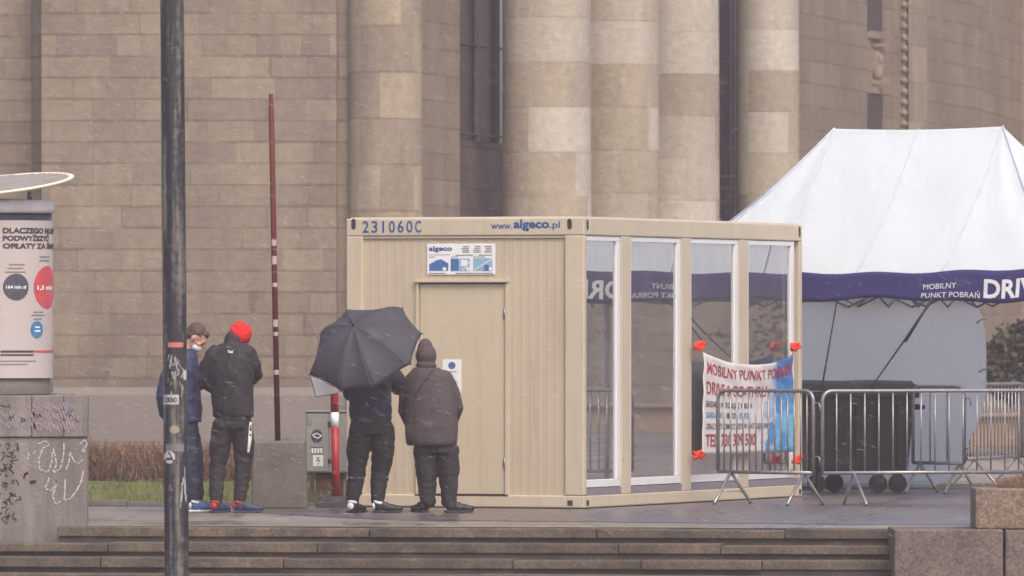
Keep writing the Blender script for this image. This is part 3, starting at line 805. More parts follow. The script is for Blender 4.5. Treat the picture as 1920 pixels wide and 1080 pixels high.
# ---- banner
ba, bb = ly2(1318, .10), ly2(1489, .09)
bz1, bz0 = 1.50, .475
bO = Mc
bann = thing('vinyl_banner', 'white and blue vinyl banner with red lettering strapped across the container windows', 'banner', tuple(Mc @ Vector((.06, (ba+bb)/2, 0))), -PHI)
def bf(u, v, o=0):   # u 0..1 left-right (increasing y), v 0..1 bottom-top
    yy = (u-.5)*(bb-ba)
    sag = .115*(4*u*(1-u))*(v**2)-.0
    tilt = (.0)*u
    z = bz0+(bz1-bz0)*v-sag-.03*u*v+.015*(4*u*(1-u))*(1-v)*0
    x = .03+.02*math.sin(u*9+v*2)*(.3+.7*v)+.03*v*math.sin(math.pi*u)+.008*math.sin((u+v)*23)*v+o
    return Vector((x, yy, z))
def banner_mat():
    t = NT('printed_vinyl'); tc = t.n('ShaderNodeTexCoord'); sp = t.n('ShaderNodeSeparateXYZ'); t.l(tc.outputs['UV'], sp.inputs[0])
    u, v = sp.outputs[0], sp.outputs[1]
    nz = t.noise(tc.outputs['UV'], 3.5, 4, .6); nz2 = t.noise(tc.outputs['UV'], 14, 3, .6)
    edge = t.math('ADD', u, t.math('MULTIPLY', t.math('SUBTRACT', nz, .5), .30))
    k = t.ramp(edge, [(.66, (0,0,0,1)), (.78, (1,1,1,1))])
    blue = t.ramp(t.math('ADD', t.math('MULTIPLY', nz2, .6), t.math('MULTIPLY', v, .45)), [(.15, srgb(40,110,190)), (.4, srgb(120,190,225)), (.55, srgb(60,140,205)), (.85, srgb(36,56,140))])
    c = t.mix(k, srgb(216,210,208), blue)
    spk = t.math('MULTIPLY', t.math('GREATER_THAN', nz2, .63), t.math('GREATER_THAN', u, .6))
    c = t.mix(t.math('MULTIPLY', spk, .6), c, srgb(90,160,215))
    t.l(c, t.b.inputs['Base Color']); t.b.inputs['Roughness'].default_value = .35
    return t.m
mb = MB(); mb.grid(lambda u, v: bf(u, v), 60, 24); mb.build('sheet', banner_mat(), bann, solid=.002)
tf = lambda u, v: bf(u, v, .006)
mb = MB()
put_text(mb, 'MOBILNY PUNKT POBRAŃ', tf, .03, .97, .81, .115, .012); mb.cut()
put_text(mb, 'DRIVE & GO-THRU', tf, .03, .66, .605, .125, .012); mb.cut()
put_text(mb, 'TEL. 730 309 500', tf, .03, .57, .085, .12, .016)
mb.build('red_lettering', REDTXT, bann)
mb = MB()
put_text(mb, 'BADANIA WYKONUJĄC WIRUSA', tf, .03, .53, .475, .062, .01); mb.cut()
put_text(mb, 'METODĄ', tf, .25, .38, .365, .062, .01); mb.cut()
put_text(mb, 'ORAZ PRZY POMOCY TESTÓW ANTYGENOWYCH', tf, .03, .76, .255, .058, .01)
mb.build('dark_lettering', DARKTXT, bann)
mb = MB()
put_text(mb, 'SARS-COV-2', tf, .03, .23, .365, .062, .01); mb.cut(); put_text(mb, 'RT-PCR', tf, .40, .50, .365, .062, .02)
mb.build('blue_lettering', CYANTXT, bann)
mb = MB()
for (u, v, r_) in ((.74,.2,.035), (.87,.12,.03), (.80,.5,.03), (.70,.07,.02)):
    put_disc(mb, tf, u, v, r_, r_*2.4, 18)
    for k in range(12):
        a = k*math.pi/6; put_line(mb, tf, [(u, v), (u+1.5*r_*math.cos(a), v+1.5*r_*2.4*math.sin(a))], .006)
    mb.cut()
mb.build('virus_print', CYANTXT, bann)
for (px, py, corner) in ((1309, 648, (0,1)), (1489, 650, (1,1)), (1308, 853, (0,0)), (1492, 862, (1,0))):
    tloc = ly2(px, .06); zz = lzs(tloc, py); cpt = bf(*corner)
    loc = Mc @ Vector((.03, tloc, zz))
    rr = random.Random(px+py); st = MB(); pts = []
    for k in range(34):
        a = k*1.25; pts.append((.03+.03*rr.random(), .155*math.cos(a)*(.6+.4*rr.random()), .042*math.sin(a*1.1)*(.6+.5*rr.random())))
    st.tube(pts, .011, 6)
    end = (Matrix.Translation((CX,CY,0)) @ Matrix.Rotation(-PHI,4,'Z')).inverted() @ (Matrix.Translation(bann.location) @ Matrix.Rotation(-PHI,4,'Z') @ cpt)
    st.tube([(0.02,0,0), (end.x-.03, end.y-tloc, end.z-zz)], .006, 6)
    lab = {(0,1): 'bundled orange strap holding the upper left banner corner', (1,1): 'bundled orange strap holding the upper right banner corner', (0,0): 'bundled orange strap holding the lower left banner corner', (1,0): 'bundled orange strap holding the lower right banner corner'}[corner]
    so = st.build('orange_strap', ORANGE); so.location = loc; so.rotation_euler = (0,0,-PHI)
    tag(so, lab, 'strap', 'orange straps tying the banner')

# ================================================================ TENT
def fabric(name, col, transl=.3, rough=.8):
    t = NT(name); co = obco(t)
    n1 = t.noise(co, 1.2, 4, .5)
    c = t.ramp(n1, [(.3, tuple(q_*.96 for q_ in col[:3])+(1,)), (.7, col)])
    t.l(c, t.b.inputs['Base Color']); t.b.inputs['Roughness'].default_value = rough
    wv = t.noise(obco(t, (1.6, 1.6, .5)), 2.2, 5, .55); wd = t.noise(obco(t, (.5, 3.0, 1.4)), 2.6, 3, .6)
    t.bump(t.math('ADD', wv, t.math('MULTIPLY', wd, .8)), .45, .05)
    tl = t.n('ShaderNodeBsdfTranslucent'); t.l(c, tl.inputs[0])
    ms = t.n('ShaderNodeMixShader'); ms.inputs[0].default_value = transl
    t.l(t.b.outputs[0], ms.inputs[1]); t.l(tl.outputs[0], ms.inputs[2]); t.l(ms.outputs[0], t.t.nodes['Material Output'].inputs[0])
    return t.m
TW = fabric('white_tent_fabric', (.90,.95,.97,1), .5)
TWALL = fabric('white_sidewall_fabric', (.95,.95,.96,1), .8)
VAL = fabric('navy_valance', srgb(48,44,104), .1)
E0 = Vector((X(1765, 85.1), 85.1, 0)); u_ = Vector((math.cos(R(30)), -math.sin(R(30)), 0)); v_ = Vector((math.sin(R(30)), math.cos(R(30)), 0))
Tn = thing('pop_up_tent', 'large white pop up tent with navy printed valance behind the container', 'tent', tuple(E0), 0)
def TT(s, w_, z): return u_*s+v_*w_+Vector((0,0,z))   # local (relative to E0)
SL, SR, WD = -3.34, 1.38, 2.8; ZE, ZR = 2.35, 3.83; s1, s2 = -1.97, 0.0
def catm(k): return k   # straight
def roof_pt(s_e, w_e, s_r, w_r, k, ins=.12):
    """k 0 eave .. 1 ridge, sagging inwards"""
    a = TT(s_e, w_e, ZE); b = TT(s_r, w_r, ZR); p = a.lerp(b, k); p.z -= ins*math.sin(math.pi*k)*(1) ; return p
rf = MB()
n = 24; mcols = 40
def eave_z(s): # eave sag between corner poles
    f = (s-SL)/(SR-SL); return -.055*math.sin(math.pi*f)
# front and back faces
def face(w_e):
    def fn(a, k):
        se = SL+(SR-SL)*a; 
        # ridge param follows
        if se < s1: sr = s1
        elif se > s2: sr = s2
        else: sr = se
        p = roof_pt(se, w_e, sr, WD/2, k, .13)
        p.z += eave_z(se)*(1-k)
        if w_e == 0: p.z += (.012*math.sin(se*7+k*5)+.010*math.sin(se*3-k*9))*math.sin(math.pi*k)
        p.z -= .022*math.sin(math.pi*max(0,min(1,(sr-s1)/(s2-s1))))*k**3
        return p
    return fn
rf.grid(face(0), 72, n); rf.grid(face(WD), 72, n)
def endf(s_e, s_r):
    def fn(a, k):
        p = roof_pt(s_e, a*WD, s_r, WD/2, k, .10); p.z -= .05*math.sin(math.pi*a)*(1-k); return p
    return fn
rf.grid(endf(SL, s1), 20, n); rf.grid(endf(SR, s2), 20, n)
bmx = rf.build('roof', TW, Tn)
# seams
sm = MB(); f0 = face(0)
for s_ in (s1, (s1+s2)/2, s2):
    a = (s_-SL)/(SR-SL); sm.tube([f0(a, k/16)+Vector((0,-.006,.008)) for k in range(17)], .006, 6)
for s_ in (SL, SR):
    a = 0 if s_ == SL else 1; sm.tube([f0(a, k/16)+Vector((0,-.004,.006)) for k in range(17)], .010, 6)
sm.build('seam', mat('grey_seam', srgb(196,196,214), .8), Tn)
# valance
def val(wside):
    def fn(a, k):
        s_ = SL+(SR-SL)*a; z = ZE+eave_z(s_)+.01
        hh = .30 + .035*math.sin(s_*2.1); z += .012*math.sin(s_*6.3)
        off = -.012-.015*math.sin(s_*5+k*2)*k - (.05*k if True else 0)
        if wside: off = -off+WD
        return TT(s_, off, z-hh*k)
    return fn
def vale(sside):
    def fn(a, k):
        sg_ = -1 if sside == SL else 1
        return TT(sside+sg_*(.012+.03*k), a*WD, ZE+.01-.05*math.sin(math.pi*a)-.31*k)
    return fn
vb = MB(); vb.grid(val(0), 90, 6); vb.grid(vale(SR), 24, 4); vb.grid(vale(SL), 24, 4)
vb.build('valance', VAL, Tn, solid=.003)
vb = MB(); vb.grid(val(1), 60, 4)
vb.build('rear_valance', fabric('grey_valance_back', srgb(176,172,196), .5), Tn, solid=.003)
vf = val(0)
def vtext(u, v):   # u metres along s, v metres below the eave
    a = (u-SL)/(SR-SL); p = vf(a, -v/.30); return p-v_*.007
mb = MB()
def s_at(px):
    k = (px-960)/F
    return (k*E0.y-E0.x)/(u_.x-k*u_.y)
put_text(mb, 'MOBILNY', vtext, s_at(1735), s_at(1797), -.175, .055, .0)
put_text(mb, 'PUNKT POBRAŃ', vtext, s_at(1733), s_at(1841), -.265, .052, .0)
put_text(mb, 'DRIVE', vtext, s_at(1848), s_at(1848)+.72, -.25, .165, .03)
mb.build('lettering', mat('white_print', g(.62), .6), Tn)
# frame: legs, trusses, ridge poles
mb = MB()
legs = [(SL+.05,.05), (SR-.05,.05), (SL+.05,WD-.05), (SR-.05,WD-.05)]
ALU = mat('tent_aluminium', srgb(120,116,126), .4, .1, 8, metal=.4)
for (a, b) in legs:
    mb = MB(); p = TT(a, b, 0); mb.box(-.022, .022, -.022, .022, 0, ZE-.02, Matrix.Translation(p) @ Matrix.Rotation(R(-30), 4, 'Z'))
    lg = mb.build('leg', ALU, Tn)
    mb = MB(); mb.box(-.06, .06, -.06, .06, 0, .012, Matrix.Translation(p) @ Matrix.Rotation(R(-30), 4, 'Z')); mb.build('foot_plate', ALU, lg)
mb = MB()
def truss(p0, p1, nn):
    for k in range(nn):
        a = p0.lerp(p1, k/nn); b = p0.lerp(p1, (k+1)/nn); m_ = (a+b)/2
        for (h0, h1) in ((0, -.34), (-.34, 0)):
            mb.tube([a+Vector((0,0,h0)), b+Vector((0,0,h1))], .011, 6)
for w_ in (.05, WD-.05): truss(TT(SL+.05, w_, ZE-.05), TT(SR-.05, w_, ZE-.05), 6)
for s_ in (SL+.05, SR-.05): truss(TT(s_, .05, ZE-.05), TT(s_, WD-.05, ZE-.05), 4)
truss(TT((s1+s2)/2, .05, ZE-.05), TT((s1+s2)/2, WD-.05, ZE-.05), 4)
for s_ in (s1, s2):
    mb.tube([TT(s_, WD/2, ZE-.3), TT(s_, WD/2, ZR-.03)], .018, 8)
mb.tube([TT(s1, WD/2, ZR-.06), TT(s2, WD/2, ZR-.06)], .012, 6)
mb.build('scissor_frame', ALU, Tn)
# rear wall, loose right edge
bl = TT(SL, WD, 0)+E0
def t_at(px):
    k = (px-960)/F; return (k*bl.y-bl.x)/(u_.x-k*u_.y)
prof_e = [(577,1838),(600,1846),(625,1852),(660,1855),(700,1855),(735,1854),(765,1848),(795,1838),(825,1822),(850,1816),(875,1810),(893,1797),(905,1775),(915,1745)]
def edge_px(py):
    for (a, b) in zip(prof_e[:-1], prof_e[1:]):
        if a[0] <= py <= b[0]: return a[1]+(b[1]-a[1])*(py-a[0])/(b[0]-a[0])
    return prof_e[0][1] if py < 577 else prof_e[-1][1]
def rw(a, k):
    z = .045+k*(ZE-.1-.045); py = HZ+(EYE-z)/88.2*F
    te = t_at(edge_px(py)); t_ = -.0+te*a
    bulge = .22*math.sin(math.pi*min(1, (1-k)*1.1))*a+.03*math.sin(t_*3+z*2.5)+.02*math.sin(t_*1.2-z*5)
    p = bl-E0+u_*t_+v_*(-.02-bulge*.25); p.z = z
    # low hem pulled forward
    return p
mb = MB(); mb.grid(rw, 60, 40)
mb.build('side_wall', TWALL, Tn, solid=.003)
mb = MB()
for (px, py, px2, py2) in ((1831,606,1850,598), (1834,698,1856,694)):
    a = P(px, py, 87.75)-E0; b = P(px2, py2, 87.7)-E0; m_ = (a+b)/2+Vector((0,0,.02)); mb.tube([a, m_, b], .008, 6); mb.cut()
mb.build('tie', GREYTXT, Tn)
mb = MB()
def strap(mb, pts, r): mb.tube([p-E0 for p in pts], r, 6)
strap(mb, [P(1572,548,85.9), P(1556,640,85.9), P(1543,716,85.9), P(1538,800,86.1), P(1530,915,87.0)], [.006,.009,.012,.008,.007]); mb.cut()
strap(mb, [P(1748,561,85.05), P(1700,632,85.3), P(1643,713,85.7), P(1590,790,86.0), P(1548,912,86.6)], [.016,.010,.007,.006,.006])
strap(mb, [P(1741,571,85.0), P(1698,641,85.2)], .010)
mb.build('guy_strap', RUBBER, Tn)

# ================================================================ WHEELED BIN
bx = X(1603, 87.9)
Bn = thing('wheeled_bin', 'large black four wheeled refuse container under the tent behind the barriers', 'bin', (bx, 87.9, 0), R(3))
zB0, zB1 = Z(886, 87.6), Z(735, 87.6)
mb = MB()
hw0, hw1, hd0, hd1 = .53, .60, .32, .42
n = 8
lo = [(-hw0,-hd0), (hw0,-hd0), (hw0,hd0), (-hw0,hd0)]; hi = [(-hw1,-hd1), (hw1,-hd1), (hw1,hd1), (-hw1,hd1)]
mb.add([(x,y,zB0) for x,y in lo]+[(x,y,zB1) for x,y in hi], [(3,2,1,0),(4,5,6,7),(0,1,5,4),(1,2,6,5),(2,3,7,6),(3,0,4,7)])
bd = mb.build('body', BLACKPL, Bn, bevel=.03)
mb = MB()
for k in range(5): 
    x = -.44+k*.22; mb.add([(x-.03,-.345,zB0+.05),(x+.03,-.345,zB0+.05),(x+.034,-.425,zB1-.14),(x-.034,-.425,zB1-.14),(x-.02,-.349,zB0+.05),(x+.02,-.349,zB0+.05),(x+.024,-.429,zB1-.14),(x-.024,-.429,zB1-.14)], [(4,5,6,7),(0,4,7,3),(1,2,6,5),(3,7,6,2),(0,1,5,4)])
mb.build('rib', BLACKPL, bd)
mb = MB(); mb.box(-.64, .64, -.46, .46, zB1-.06, zB1); mb.build('rim', BLACKPL, Bn, bevel=.015)
mb = MB()
def lid(a, k):
    x = (a-.5)*1.30; y = (k-.5)*.94; return Vector((x, y, zB1+.015+.10*max(0, math.sin(math.pi*k))**.4*(1 if .04 < a < .96 else .6)+.004*math.sin(x*9)))
mb.grid(lid, 40, 16); mb.build('lid', BLACKPL, Bn, solid=.012)
mb = MB()
for y in (-.2, .2): mb.tube([(hw1, y, zB1-.16), (hw1+.10, y, zB1-.16)], .028, 8)
mb.tube([(hw1+.10, -.26, zB1-.16), (hw1+.10, .26, zB1-.16)], .022, 8)
mb.build('handle', BLACKPL, Bn)
for (x, y) in ((-.43,-.24), (.22,-.26), (.43,-.22), (-.2,.24)):
    mb = MB(); mb.tube([(x-.028, y, .1), (x+.028, y, .1)], .098, 20)
    Mx = Matrix.Translation((x,y,.1)) @ Matrix.Rotation(R(80), 4, 'Z') @ Matrix.Translation((-x,-y,-.1))
    mb.v = [Mx @ q_ for q_ in mb.v]
    wh = mb.build('wheel', RUBBER, Bn)
    mb = MB(); mb.tube([(x-.035, y, .1), (x+.035, y, .1)], .035, 12); mb.v = [Mx @ q_ for q_ in mb.v]; mb.build('hub', BLACKPL, wh)
    mb = MB(); mb.box(x-.05, x+.05, y-.045, y-.037, .1, .2); mb.box(x-.05, x+.05, y+.037, y+.045, .1, .2); mb.box(x-.06, x+.06, y-.05, y+.05, .2, .235)
    mb.build('caster_fork', BLACKPL, wh)

# ================================================================ CROWD BARRIERS
def barrier(L, nb, p0, p1, label, foot=.27, H=1.125, zb=.325):
    p0 = Vector(p0); p1 = Vector(p1); d = p1-p0; rz = math.atan2(d.y, d.x)
    t = thing('crowd_barrier', label, 'barrier', (p0.x, p0.y, 0), rz, 'galvanised crowd barriers')
    k = .10; pts = []
    def arc(cx, cz, a0, a1): return [(cx+k*math.cos(a), 0, cz+k*math.sin(a)) for a in [a0+(a1-a0)*i/6 for i in range(7)]]
    pts = [(0,0,zb)]+arc(k, H-k, math.pi, math.pi/2)+arc(L-k, H-k, math.pi/2, 0)+[(L,0,zb)]
    mb = MB(); mb.tube(pts, .019, 10); mb.tube([(0,0,zb), (L,0,zb)], .019, 10); mb.build('frame', GALV, t)
    for i in range(nb):
        x = L*(i+1)/(nb+1); mb = MB(); mb.tube([(x,0,zb), (x,0,H)], .0085, 8); mb.build('bar', GALV, t)
    for x in (.25*L*.55, L-.25*L*.4):
        mb = MB()
        for s_ in (-1, 1): mb.tube([(x,0,zb-.0), (x+.02,s_*foot*.96,.03), (x+.02,s_*foot,.012)], .016, 8)
        mb.tube([(x,-foot*.6,.13), (x,foot*.6,.13)], .004, 6)
        mb.build('foot', GALV, t)
    for z in (H-.14, zb+.14):
        mb = MB(); mb.tube([(L+.0,0,z), (L+.035,0,z+.02), (L+.07,0,z+.02), (L+.085,0,z-.01), (L+.085,0,z-.06)], .008, 8); mb.build('hook', GALV, t)
    return t
Yl, Yr = 82.0, 81.15
b1 = barrier((Vector((X(1525,Yr), Yr))-Vector((X(1346,Yl), Yl))).length, 14, (X(1346,Yl), Yl, 0), (X(1525,Yr), Yr, 0), 'short end crowd barrier standing in front of the banner')
pa = Vector((X(1542,81.1), 81.1, 0)); pb = Vector((X(1962,82.0), 82.0, 0))
b2 = barrier((pb-pa).length, 15, pa, pb, 'nearest long crowd barrier standing in front of the black bin')
def bcopy(src, p0, p1, label):
    r_ = dup(src, label); r_.location = (p0[0], p0[1], 0); r_.rotation_euler = (0,0,math.atan2(p1[1]-p0[1], p1[0]-p0[0])); return r_
q0, q1 = Vector((X(1712,87.35), 87.35, 0)), Vector((X(1808,86.9), 86.9, 0))
barrier((q1-q0).length, 2, q0, q1, 'narrow crowd barrier in front of the white tent wall right of the bin')
bcopy(b2, (X(1812,89.6), 89.6), (X(1908,91.7), 91.7), 'crowd barrier running away behind the loose edge of the tent wall')
bcopy(b2, (X(1910,91.8), 91.8), (X(2150,91.2), 91.2), 'farthest crowd barrier, cut by the right edge of the photo')

# ================================================================ STONE BLOCKS right
def blk(px0, px1, y0, y1, Y, dep, m, label, z0=None):
    x0, x1 = X(px0, Y), X(px1, Y); zz0 = Z(y1, Y) if z0 is None else z0; zz1 = Z(y0, Y)
    o = MB().box(x0, x1, Y, Y+dep, zz0, zz1).build('stone_block', m, bevel=.012)
    return tag(o, label, 'stone block', 'stone blocks beside the steps')
blk(1677, 1881, 993, 0, 70.55, 1.2, GRAN_B, 'wide brown grey aggregate stone block ending the steps, left of the joint', -1.13)
blk(1885, 2150, 994, 0, 70.57, 1.2, GRAN_B, 'lower stone block right of the joint, beneath the buff block', -1.13)
blk(1829, 2120, 916, 0, 70.7, .8, GRAN_C, 'buff aggregate stone block stacked on top of the others', Z(993,70.55)+.002)
DRY = mat('dry_grass_stalks', srgb(132,104,84), .9, .35, 12)
mb = MB(); rn = random.Random(9)
for i in range(1500):
    x = X(1872,71)+rn.random()**1.1*.75; y = rn.uniform(70.9, 71.35); hmax = .06+.09*min(1, (x-X(1866,71))*5)
    blade(mb, Vector((x, y, Z(916,70.7)-.01+rn.random()*.03)), Vector((rn.uniform(-.08,.08), rn.uniform(-.05,.05), hmax*rn.uniform(.3,1))), .003)
tag(mb.build('dry_plant', DRY), 'tuft of dry brown plant on top of the buff stone block', 'plant')

# ================================================================ LEFT CONCRETE WALL
YW = 73.05; xr = X(163, YW)
def graff_conc():
    t = NT('weathered_wall_concrete'); co = obco(t); cs = obco(t, (3, 3, .5))
    n1 = t.noise(cs, 1.6, 6, .65); n2 = t.noise(co, 45, 3, .7); n3 = t.noise(co, 2.5, 4, .6)
    c = t.ramp(n1, [(.3, srgb(104,96,94)), (.5, srgb(124,116,112)), (.72, srgb(144,136,130))])
    c = t.mix(1.0, c, t.ramp(n2, [(.3, (.84,)*3+(1,)), (.7, (1.14,)*3+(1,))]), 'MULTIPLY')
    t.l(c, t.b.inputs['Base Color']); t.b.inputs['Roughness'].default_value = .88; t.bump(n2, .4, .01)
    return t.m
WCON = graff_conc()
LW = thing('concrete_wall', 'weathered concrete wall with graffiti and a heavy coping at the left of the steps', 'wall', (xr, YW, 0))
zc0, zc1 = Z(820, YW), Z(742, YW)
mb = MB()
mb.box(-3.2, -.0, 0, .28, -.30, zc0); mb.box(-3.2, X(96,YW)-xr, .281, 4, -.05, zc1-.01); mb.build('wall_face', WCON, LW, bevel=.01)
mb = MB()
for (a, b) in ((X(120,YW)-xr, .005), (X(60,YW)-xr, X(119,YW)-xr), (X(-80,YW)-xr, X(59,YW)-xr), (-3.2, X(-81,YW)-xr)):
    mb.box(a, b, -.02, .30, zc0+.003, zc1+.004*(a > -.3))
mb.build('coping', WCON, LW, bevel=.008)
def wf_(px, py, o=.004): # wall face paint
    return P(px, py, YW-o)-Vector((xr, YW, 0))
def wc_(px, py): return P(px, py, YW-.024)-Vector((xr, YW, 0))
mb = MB()
def scrib(mb, fn, cx, cy, w_, h_, n, seed, lw):
    rr = random.Random(seed); x, y = cx, cy; a = rr.uniform(0,6.28); pts = []
    for k in range(n):
        a += rr.uniform(-.9, 1.1); x += math.cos(a)*w_*.12; y += math.sin(a)*h_*.12
        x += (cx-x)*.08; y += (cy-y)*.05; pts.append((x, y))
    put_line(mb, fn, pts, lw)
# white tag letters
for pts in ([(72,832),(84,826),(93,834),(80,840),(72,862),(74,880),(88,886),(96,870),(98,848)],
            [(100,842),(106,870),(98,886),(112,880),(118,858),(120,832)],
            [(124,880),(131,858),(128,842),(138,864),(146,870),(154,862)],
            [(150,832),(158,824),(164,832),(152,848),(160,846)],
            [(92,896),(84,916),(96,920),(106,902),(98,930),(104,946),(112,940)],
            [(122,900),(120,938),(133,934),(150,908),(156,884)], [(66,846),(62,850)], [(54,850),(52,860)]):
    sm_ = []
    for a, b in zip(pts[:-1], pts[1:]): sm_ += [a, ((a[0]+b[0])/2+.8, (a[1]+b[1])/2+.5)]
    put_line(mb, wf_, sm_+[pts[-1]], 2.6)
mb.build('white_graffiti', mat('white_spray_paint', srgb(188,182,180), .7, .2, 30), LW)
mb = MB()
for k in range(26): scrib(mb, wf_, 4+(k % 3)*12, 834+(k//3)*18, 15, 15, 18, 50+k, 1.5)
for k in range(3): scrib(mb, wc_, 132+k*7, 778+k*4, 14, 18, 12, 80+k, 1.1)
mb.build('black_graffiti', mat('black_spray_paint', srgb(62,56,60), .7, .2, 30), LW)
mb = MB()
for (a, b, c, d) in ((62,758,118,768), (2,772,56,784), (62,773,118,786), (2,790,56,800), (62,793,118,806)):
    for k in range(14): put_line(mb, wc_, [(a+(b*0)+(c-a)*k/10, b+4*math.sin(k)), (a+(c-a)*(k+.9)/10, d-3*math.cos(k*2))], 3.5)
mb.build('pale_graffiti', mat('faded_lilac_paint', srgb(144,132,138), .8, .15, 8), LW)
mb = MB()
for k in range(3): scrib(mb, wc_, 14+k*12, 758+k*18, 20, 12, 16, 20+k, 1.6)
mb.build('blue_graffiti', mat('faded_blue_paint', srgb(98,108,134), .8, .25, 18), LW)
mb = MB(); 
for k in range(2): scrib(mb, wf_, 48+k*14, 896+k*6, 14, 10, 20, 120+k, 2.6)
mb.build('pink_graffiti', mat('magenta_spray_paint', srgb(158,92,140), .8, .2, 20), LW)

# ---- advertising column
YA = 75.2; cpx = -5; Ra = 103/F*YA; xa = X(cpx, YA)
AD = thing('advertising_column', 'round advertising column with a pale poster and tilted disc roof at the left edge', 'advertising column', (xa, YA, Z(742, YA)+.0))
AD.location.z = zc1-.008; az = AD.location.z
za = lambda py: Z(py, YA-Ra*.9)-az
def cylf(extra):
    def fn(s, py):   # s: arc angle from facing camera, py: pixel row
        return Vector(((Ra+extra)*math.sin(s), -(Ra+extra)*math.cos(s), za(py)))
    return fn
def th_of(px): return math.asin(max(-1, min(1, (px-cpx)/103)))
mb = MB(); mb.lathe([(0,0),(Ra*.96,0),(Ra*.96,za(708)),(0,za(708))], 48); mb.build('base', CONC, AD, bevel=.01)
mb = MB(); mb.lathe([(0,za(709)),(Ra*.99,za(709)),(Ra*.99,za(396)),(0,za(396))], 64); mb.build('drum', mat('dark_drum', srgb(62,62,78), .4), AD)
mb = MB(); mb.lathe([(0,za(399)),(Ra*1.03,za(399)),(Ra*1.045,za(392)),(Ra*1.045,za(380)),(Ra*1.02,za(375)),(.1,za(371)),(0,za(371))], 64); mb.build('cap', mat('pale_cap', srgb(206,200,204), .7), AD)
POST = mat('poster_paper', srgb(186,174,172), .35, .04, 2)
f1 = cylf(.008); f2 = cylf(.012); f3 = cylf(.015)
mb = MB(); t0, t1 = th_of(3), R(100); put_rect(mb, f1, t0, t1, 709, 413, 40); ps = mb.build('poster', POST, AD)
mb = MB(); d1 = th_of(11)
put_text(mb, 'DLACZEGO MUSIMY', f2, d1, d1+1.50, 437, -9.5, .05); put_text(mb, 'PODWYŻSZYĆ', f2, d1, d1+1.06, 451, -9, .05); put_text(mb, 'OPŁATY ZA ŚMIECI', f2, d1, d1+1.50, 465.5, -9, .05)
put_rect(mb, f2, th_of(7), th_of(66), 661, 657, 8); put_rect(mb, f2, th_of(7), th_of(66), 667, 664, 8)
mb.build('headline', DARKTXT, ps)
mb = MB(); put_disc(mb, f2, th_of(35.5), 538, 25/103, 25); mb.build('dark_disc', mat('slate_print', srgb(70,68,86), .5), ps)
mb = MB(); put_disc(mb, f2, th_of(66)+.388, 538.5, .388, 40); put_rect(mb, f2, th_of(67), R(90), 661, 657, 8); mb.build('red_disc', mat('coral_print', srgb(196,74,84), .5), ps)
mb = MB(); put_disc(mb, f2, th_of(72), 618, .155, 16); mb.build('blue_disc', mat('azure_print', srgb(62,118,168), .5), ps)
mb = MB(); put_text(mb, '164 mln zł', f3, th_of(17), th_of(17)+.38, 541, -6, .03); put_text(mb, '1,3 mld', f3, th_of(72), th_of(72)+.5, 543, -8, .04); put_rect(mb, f3, th_of(68), th_of(76), 615, 612); put_rect(mb, f3, th_of(67), th_of(77), 622, 619)
mb.build('disc_text', WHITE, ps)
mb = MB()
for (a, b, y) in ((22,50,495),(20,48,502),(15,53,509),(76,92,480),(76,92,487),(66,82,584),(62,84,590),(66,80,597),(7,70,676),(7,55,682)): put_rect(mb, f2, th_of(a), th_of(b), y+2, y, 4)
mb.build('small_print', GREYTXT, ps)
mb = MB(); Md = Matrix.Translation((0,0,Z(347,YA)-az)) @ Matrix.Rotation(R(-6), 4, 'Y') @ Matrix.Rotation(R(7.5), 4, 'X')
rd = 145/F*YA
mb.lathe([(0,.004),(rd*.93,.004),(rd*.94,.014),(rd*.99,.012),(rd,.0),(rd*.98,-.012),(0,-.014)], 64, M=Md); mb.build('disc_roof', mat('pale_disc_rim', srgb(226,220,198), .8), AD)
mb = MB()
for k in range(-9, 10):
    x = k*rd*.1; h = math.sqrt(max(0, (rd*.92)**2-x*x)); mb.box(-h, h, x-.026, x+.026, .0045, .011, Md)
mb.build('roof_slat', mat('grey_slat', srgb(150,142,138), .8), AD)
mb = MB()
for a in (.3, 2.4, 4.5): mb.tube([(.3*math.cos(a), .3*math.sin(a), za(374)), (.3*math.cos(a), .3*math.sin(a), Z(347,YA)-az-.04*math.cos(a)-.02)], .02, 8); mb.cut()
mb.build('roof_support', GALV, AD)
mb = MB(); xp = X(102, 75.6)-.03; mb.box(xp-.024, xp+.024, 75.57, 75.63, zc1-.008, Z(640,75.6))
mb.box(xp-.04, xp+.04, 75.55, 75.65, zc1-.008, zc1+.01)
tag(mb.build('metal_post', GALV, bevel=.004), 'short grey metal post on the concrete wall beside the advertising column', 'post')

# ================================================================ BLACK POLE
YP = 66.0
Bp = thing('lamp_post', 'tall weathered black lamp post covered in stickers in front of the steps', 'post', (X(331,YP), YP, -1.13))
xc = lambda py: 322.5+(331.5-322.5)*py/1080
zz = lambda py: Z(py, YP)+1.13
def polemat():
    t = NT('weathered_black_paint'); cs = obco(t, (13, 13, .8)); co = obco(t)
    n1 = t.noise(cs, 1.2, 6, .65); n2 = t.noise(co, 20, 4, .7)
    f_ = t.math('ADD', t.math('MULTIPLY', n1, .75), t.math('MULTIPLY', n2, .25))
    c = t.ramp(f_, [(.44, srgb(34,32,38)), (.50, srgb(50,48,54)), (.55, srgb(92,90,86)), (.62, srgb(120,116,104))])
    t.l(c, t.b.inputs['Base Color']); t.b.inputs['Roughness'].default_value = .5; t.bump(n2, .3, .006); return t.m
x0w = X(331,YP)
def rp(py): return (22.3+.6*py/1080)/F*YP
mb = MB()
pts = []; rs = []
for k in range(30):
    py = -500+ (2200)*k/29
    if zz(py) < -.02: py = HZ+(EYE+1.13)/YP*F
    pts.append((X(xc(py), YP)-x0w, 0, zz(py))); rs.append(rp(py))
    if py != -500+2200*k/29: break
mb.tube(pts, rs, 40); mb.build('shaft', polemat(), Bp)
